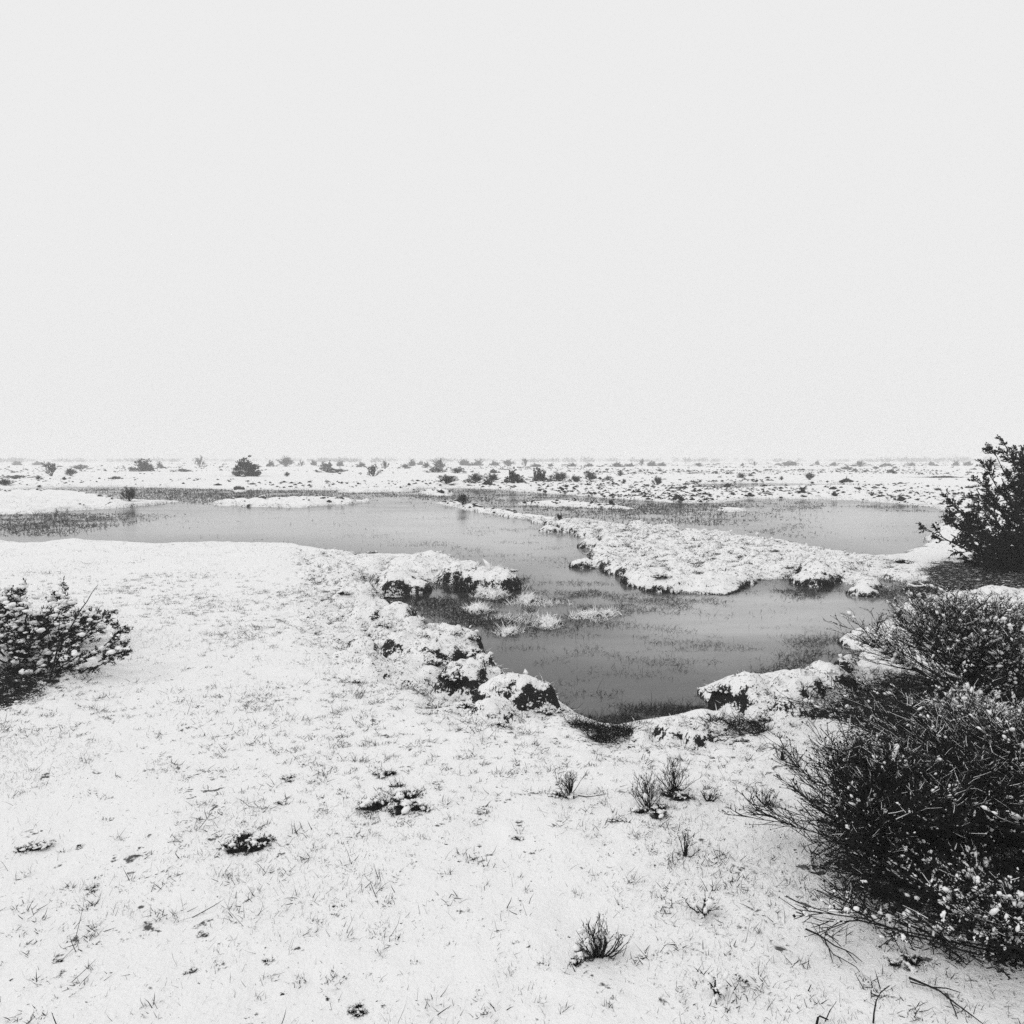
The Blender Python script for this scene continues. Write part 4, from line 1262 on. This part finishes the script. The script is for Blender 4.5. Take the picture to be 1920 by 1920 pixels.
for pp, n, th, ln, wd in SEDGE:
    p = G(pp); q = np.array(p)
    x = rng.uniform(q[:, 0].min(), q[:, 0].max(), n * 3); y = rng.uniform(q[:, 1].min(), q[:, 1].max(), n * 3)
    soft = 0.10 * min(np.ptp(q[:, 0]), np.ptp(q[:, 1])) + 0.05
    k = poly_sd(p, x, y) > soft * rng.normal(0.3, 1.0, len(x))
    x, y = x[k][:n], y[k][:n]
    far = q[:, 1].mean() > 18
    if far: x, y = x[::3], y[::3]
    yy = float(q[:, 1].mean())
    f = 9.0 / max(yy, 5.0)
    c = fbm(x * 2.0 * f, y * 3.2 * f, 301, 4) + 0.5
    k = rng.random(len(x)) < sstep(th - 0.05, th + 0.18, c)
    x, y = x[k], y[k]
    s = shore_sd(x, y)
    k = s < 0.02
    x, y = x[k], y[k]
    m = len(x)
    flat = rng.random(m) < 0.55
    d = unit(np.stack([rng.normal(0, 0.8, m), rng.normal(0, 0.6, m), np.where(flat, rng.uniform(0.03, 0.25, m), rng.uniform(0.4, 1.2, m))], 1))
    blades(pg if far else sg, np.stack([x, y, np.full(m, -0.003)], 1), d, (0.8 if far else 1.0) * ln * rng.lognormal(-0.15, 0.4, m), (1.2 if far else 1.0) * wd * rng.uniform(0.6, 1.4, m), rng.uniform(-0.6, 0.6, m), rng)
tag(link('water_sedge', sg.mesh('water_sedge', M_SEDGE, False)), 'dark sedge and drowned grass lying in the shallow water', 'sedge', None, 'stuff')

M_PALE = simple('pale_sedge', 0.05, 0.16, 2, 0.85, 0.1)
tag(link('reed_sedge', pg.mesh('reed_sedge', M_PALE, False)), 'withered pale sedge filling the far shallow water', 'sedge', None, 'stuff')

# frosted grass on the little tussocks inside the inlet
p = G([(800, 1100), (980, 1095), (1000, 1120), (1165, 1150), (1150, 1162), (1040, 1185), (930, 1195), (820, 1160)])
q = np.array(p); n = 26000
x = rng.uniform(q[:, 0].min(), q[:, 0].max(), n); y = rng.uniform(q[:, 1].min(), q[:, 1].max(), n)
c = fbm(x * 1.1, y * 1.9, 320, 3) + 0.5
s = shore_sd(x, y)
k = (poly_sd(p, x, y) > 0) & (s < 0.1) & ((s > -0.05) & (rng.random(n) < 0.5) | (rng.random(n) < 0.7 * sstep(0.62, 0.75, c)))
x, y = x[k], y[k]; m = len(x)
d = unit(np.stack([rng.normal(0, 0.7, m), rng.normal(-0.1, 0.6, m), rng.uniform(0.25, 1.0, m)], 1))
hz = np.maximum(terrain(x, y)[0], 0)
blades(fr, np.stack([x, y, hz], 1), d, 0.075 * rng.lognormal(-0.2, 0.4, m), 0.006 * rng.uniform(0.6, 1.4, m), rng.uniform(-0.8, 0.8, m), rng)
tag(link('frosted_grass', fr.mesh('frosted_grass', M_SNOW, False)), 'snow whitened grass hanging on the hummocks and standing in the inlet', 'grass', None, 'stuff')

# tussocks of heath over the plain: dark tufts with snow on top, too many to count
rng = np.random.default_rng(34)
n = 40000
y = np.exp(rng.uniform(math.log(20), math.log(320), n)); x = rng.uniform(-0.85, 0.85, n) * y
c = fbm(x * 0.06, y * 0.06, 402, 3) + 0.5
right = sstep(-0.15, 0.25, x / y)
k = rng.random(n) < sstep(0.34, 0.6, c) * (0.35 + 0.65 * right) * (0.25 + 0.75 * sstep(200, 60, y))
x, y = x[k], y[k]
h, s, _b = terrain(x, y)
k = (s > 0.1) & ~((s < 1.0) & (y < 18))
x, y, h = x[k], y[k], h[k]
# a thicker fringe of them along the far shores
xs = rng.uniform(-30, 32, 60000); ys = rng.uniform(22, 62, 60000)
hs, ss, _b = terrain(xs, ys)
ks = (ss > 0.03) & (ss < 0.9) & (np.abs(xs) < 0.85 * ys) & (rng.random(len(xs)) < 0.55 * sstep(0.35, 0.65, vnoise(xs * 0.35, ys * 0.35, 405)) * (0.3 + 0.7 * sstep(-0.2, 0.2, xs / ys)))
x = np.concatenate([x, xs[ks]]); y = np.concatenate([y, ys[ks]]); h = np.concatenate([h, hs[ks]])
m = len(x)
sz = (0.022 + 0.00055 * y) * rng.lognormal(0, 0.55, m)
hb = Buf()
hb_c = np.stack([x, y, h + sz * 0.15], 1)
blobs(hb, hb_c, np.stack([sz * 1.2, sz, sz * 0.6], 1), np.stack([np.ones(m), rng.normal(0, .3, m), np.zeros(m)], 1), rng, 0, 0.25)
pb = np.repeat(hb_c, 4, 0); ps = np.repeat(sz, 4)
d = unit(rng.normal(size=(len(pb), 3)) * np.array([1, 1, 0.5]) + np.array([0, 0, 0.7]))
leaves(hb, pb + d * ps[:, None] * 0.3, d, ps * 0.9, ps * 0.2, rng)
tag(link('heath_tussocks', hb.mesh('heath_tussocks', M_HEATH, False)), 'countless dark heath tussocks dotting the snowy plain', 'heath', None, 'stuff')
sn = Buf()
keep = rng.random(m) < 0.6
up = hb_c + np.stack([rng.normal(0, 0.5, m) * sz, rng.normal(0.3, 0.4, m) * sz, 0.42 * sz], 1)
blobs(sn, up[keep], np.stack([sz * 0.9, sz * 0.8, sz * 0.3], 1)[keep], np.stack([np.ones(m), np.zeros(m), np.zeros(m)], 1)[keep], rng, 0, 0.18)
tag(link('tussock_snow', sn.mesh('tussock_snow', M_SNOW)), 'caps of snow on the countless heath tussocks', 'snow', None, 'stuff')

# the faint far line of trees on the horizon
rng = np.random.default_rng(35)
fb = Buf()
nt_ = 700
Yt = rng.uniform(400, 1000, nt_); Xt = rng.uniform(-0.95, 0.95, nt_) * Yt
clump = fbm(Xt / Yt * 9, Yt * 0.004, 501, 3) + 0.5
k = clump > 0.42
Xt, Yt, clump = Xt[k], Yt[k], clump[k]
for xx, yy, cc in zip(Xt, Yt, clump):
    W = rng.uniform(1.5, 4.5); Hh = rng.uniform(1.6, 3.2) + 5.0 * max(0, cc - 0.55)
    nl = 42
    p = rand_unit(rng, (nl,)) * rng.random((nl, 1)) ** 0.4 * np.array([W, W, Hh * 0.5]) + np.array([xx, yy, 0.1 + Hh * 0.5])
    leaves(fb, p, rand_unit(rng, (nl,)), np.full(nl, W * 0.35), np.full(nl, W * 0.2), rng)
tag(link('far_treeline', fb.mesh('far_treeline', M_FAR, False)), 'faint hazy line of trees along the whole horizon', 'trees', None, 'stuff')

# ------------------------------------------------------------------ the misty air
HZ = 2700.0
c = [(-HZ, -HZ, -1.5), (HZ, -HZ, -1.5), (HZ, HZ, -1.5), (-HZ, HZ, -1.5), (-HZ, -HZ, 9), (HZ, -HZ, 9), (HZ, HZ, 9), (-HZ, HZ, 9)]
zb = Buf().add(c, [[0, 3, 2, 1], [4, 5, 6, 7], [0, 1, 5, 4], [1, 2, 6, 5], [2, 3, 7, 6], [3, 0, 4, 7]])
hm_ = bpy.data.materials.new('winter_haze')
hm_.use_nodes = True
nt = hm_.node_tree
for n in list(nt.nodes):
    nt.nodes.remove(n)
ho = nt.nodes.new('ShaderNodeOutputMaterial')
hv = nt.nodes.new('ShaderNodeVolumePrincipled')
hv.inputs['Color'].default_value = (0.96, 0.96, 0.96, 1)
hv.inputs['Density'].default_value = 0.0026
hv.inputs['Anisotropy'].default_value = 0.0
nt.links.new(hv.outputs[0], ho.inputs['Volume'])
tag(link('haze', zb.mesh('haze', hm_, False)), 'pale winter haze over the plain', kind='stuff')
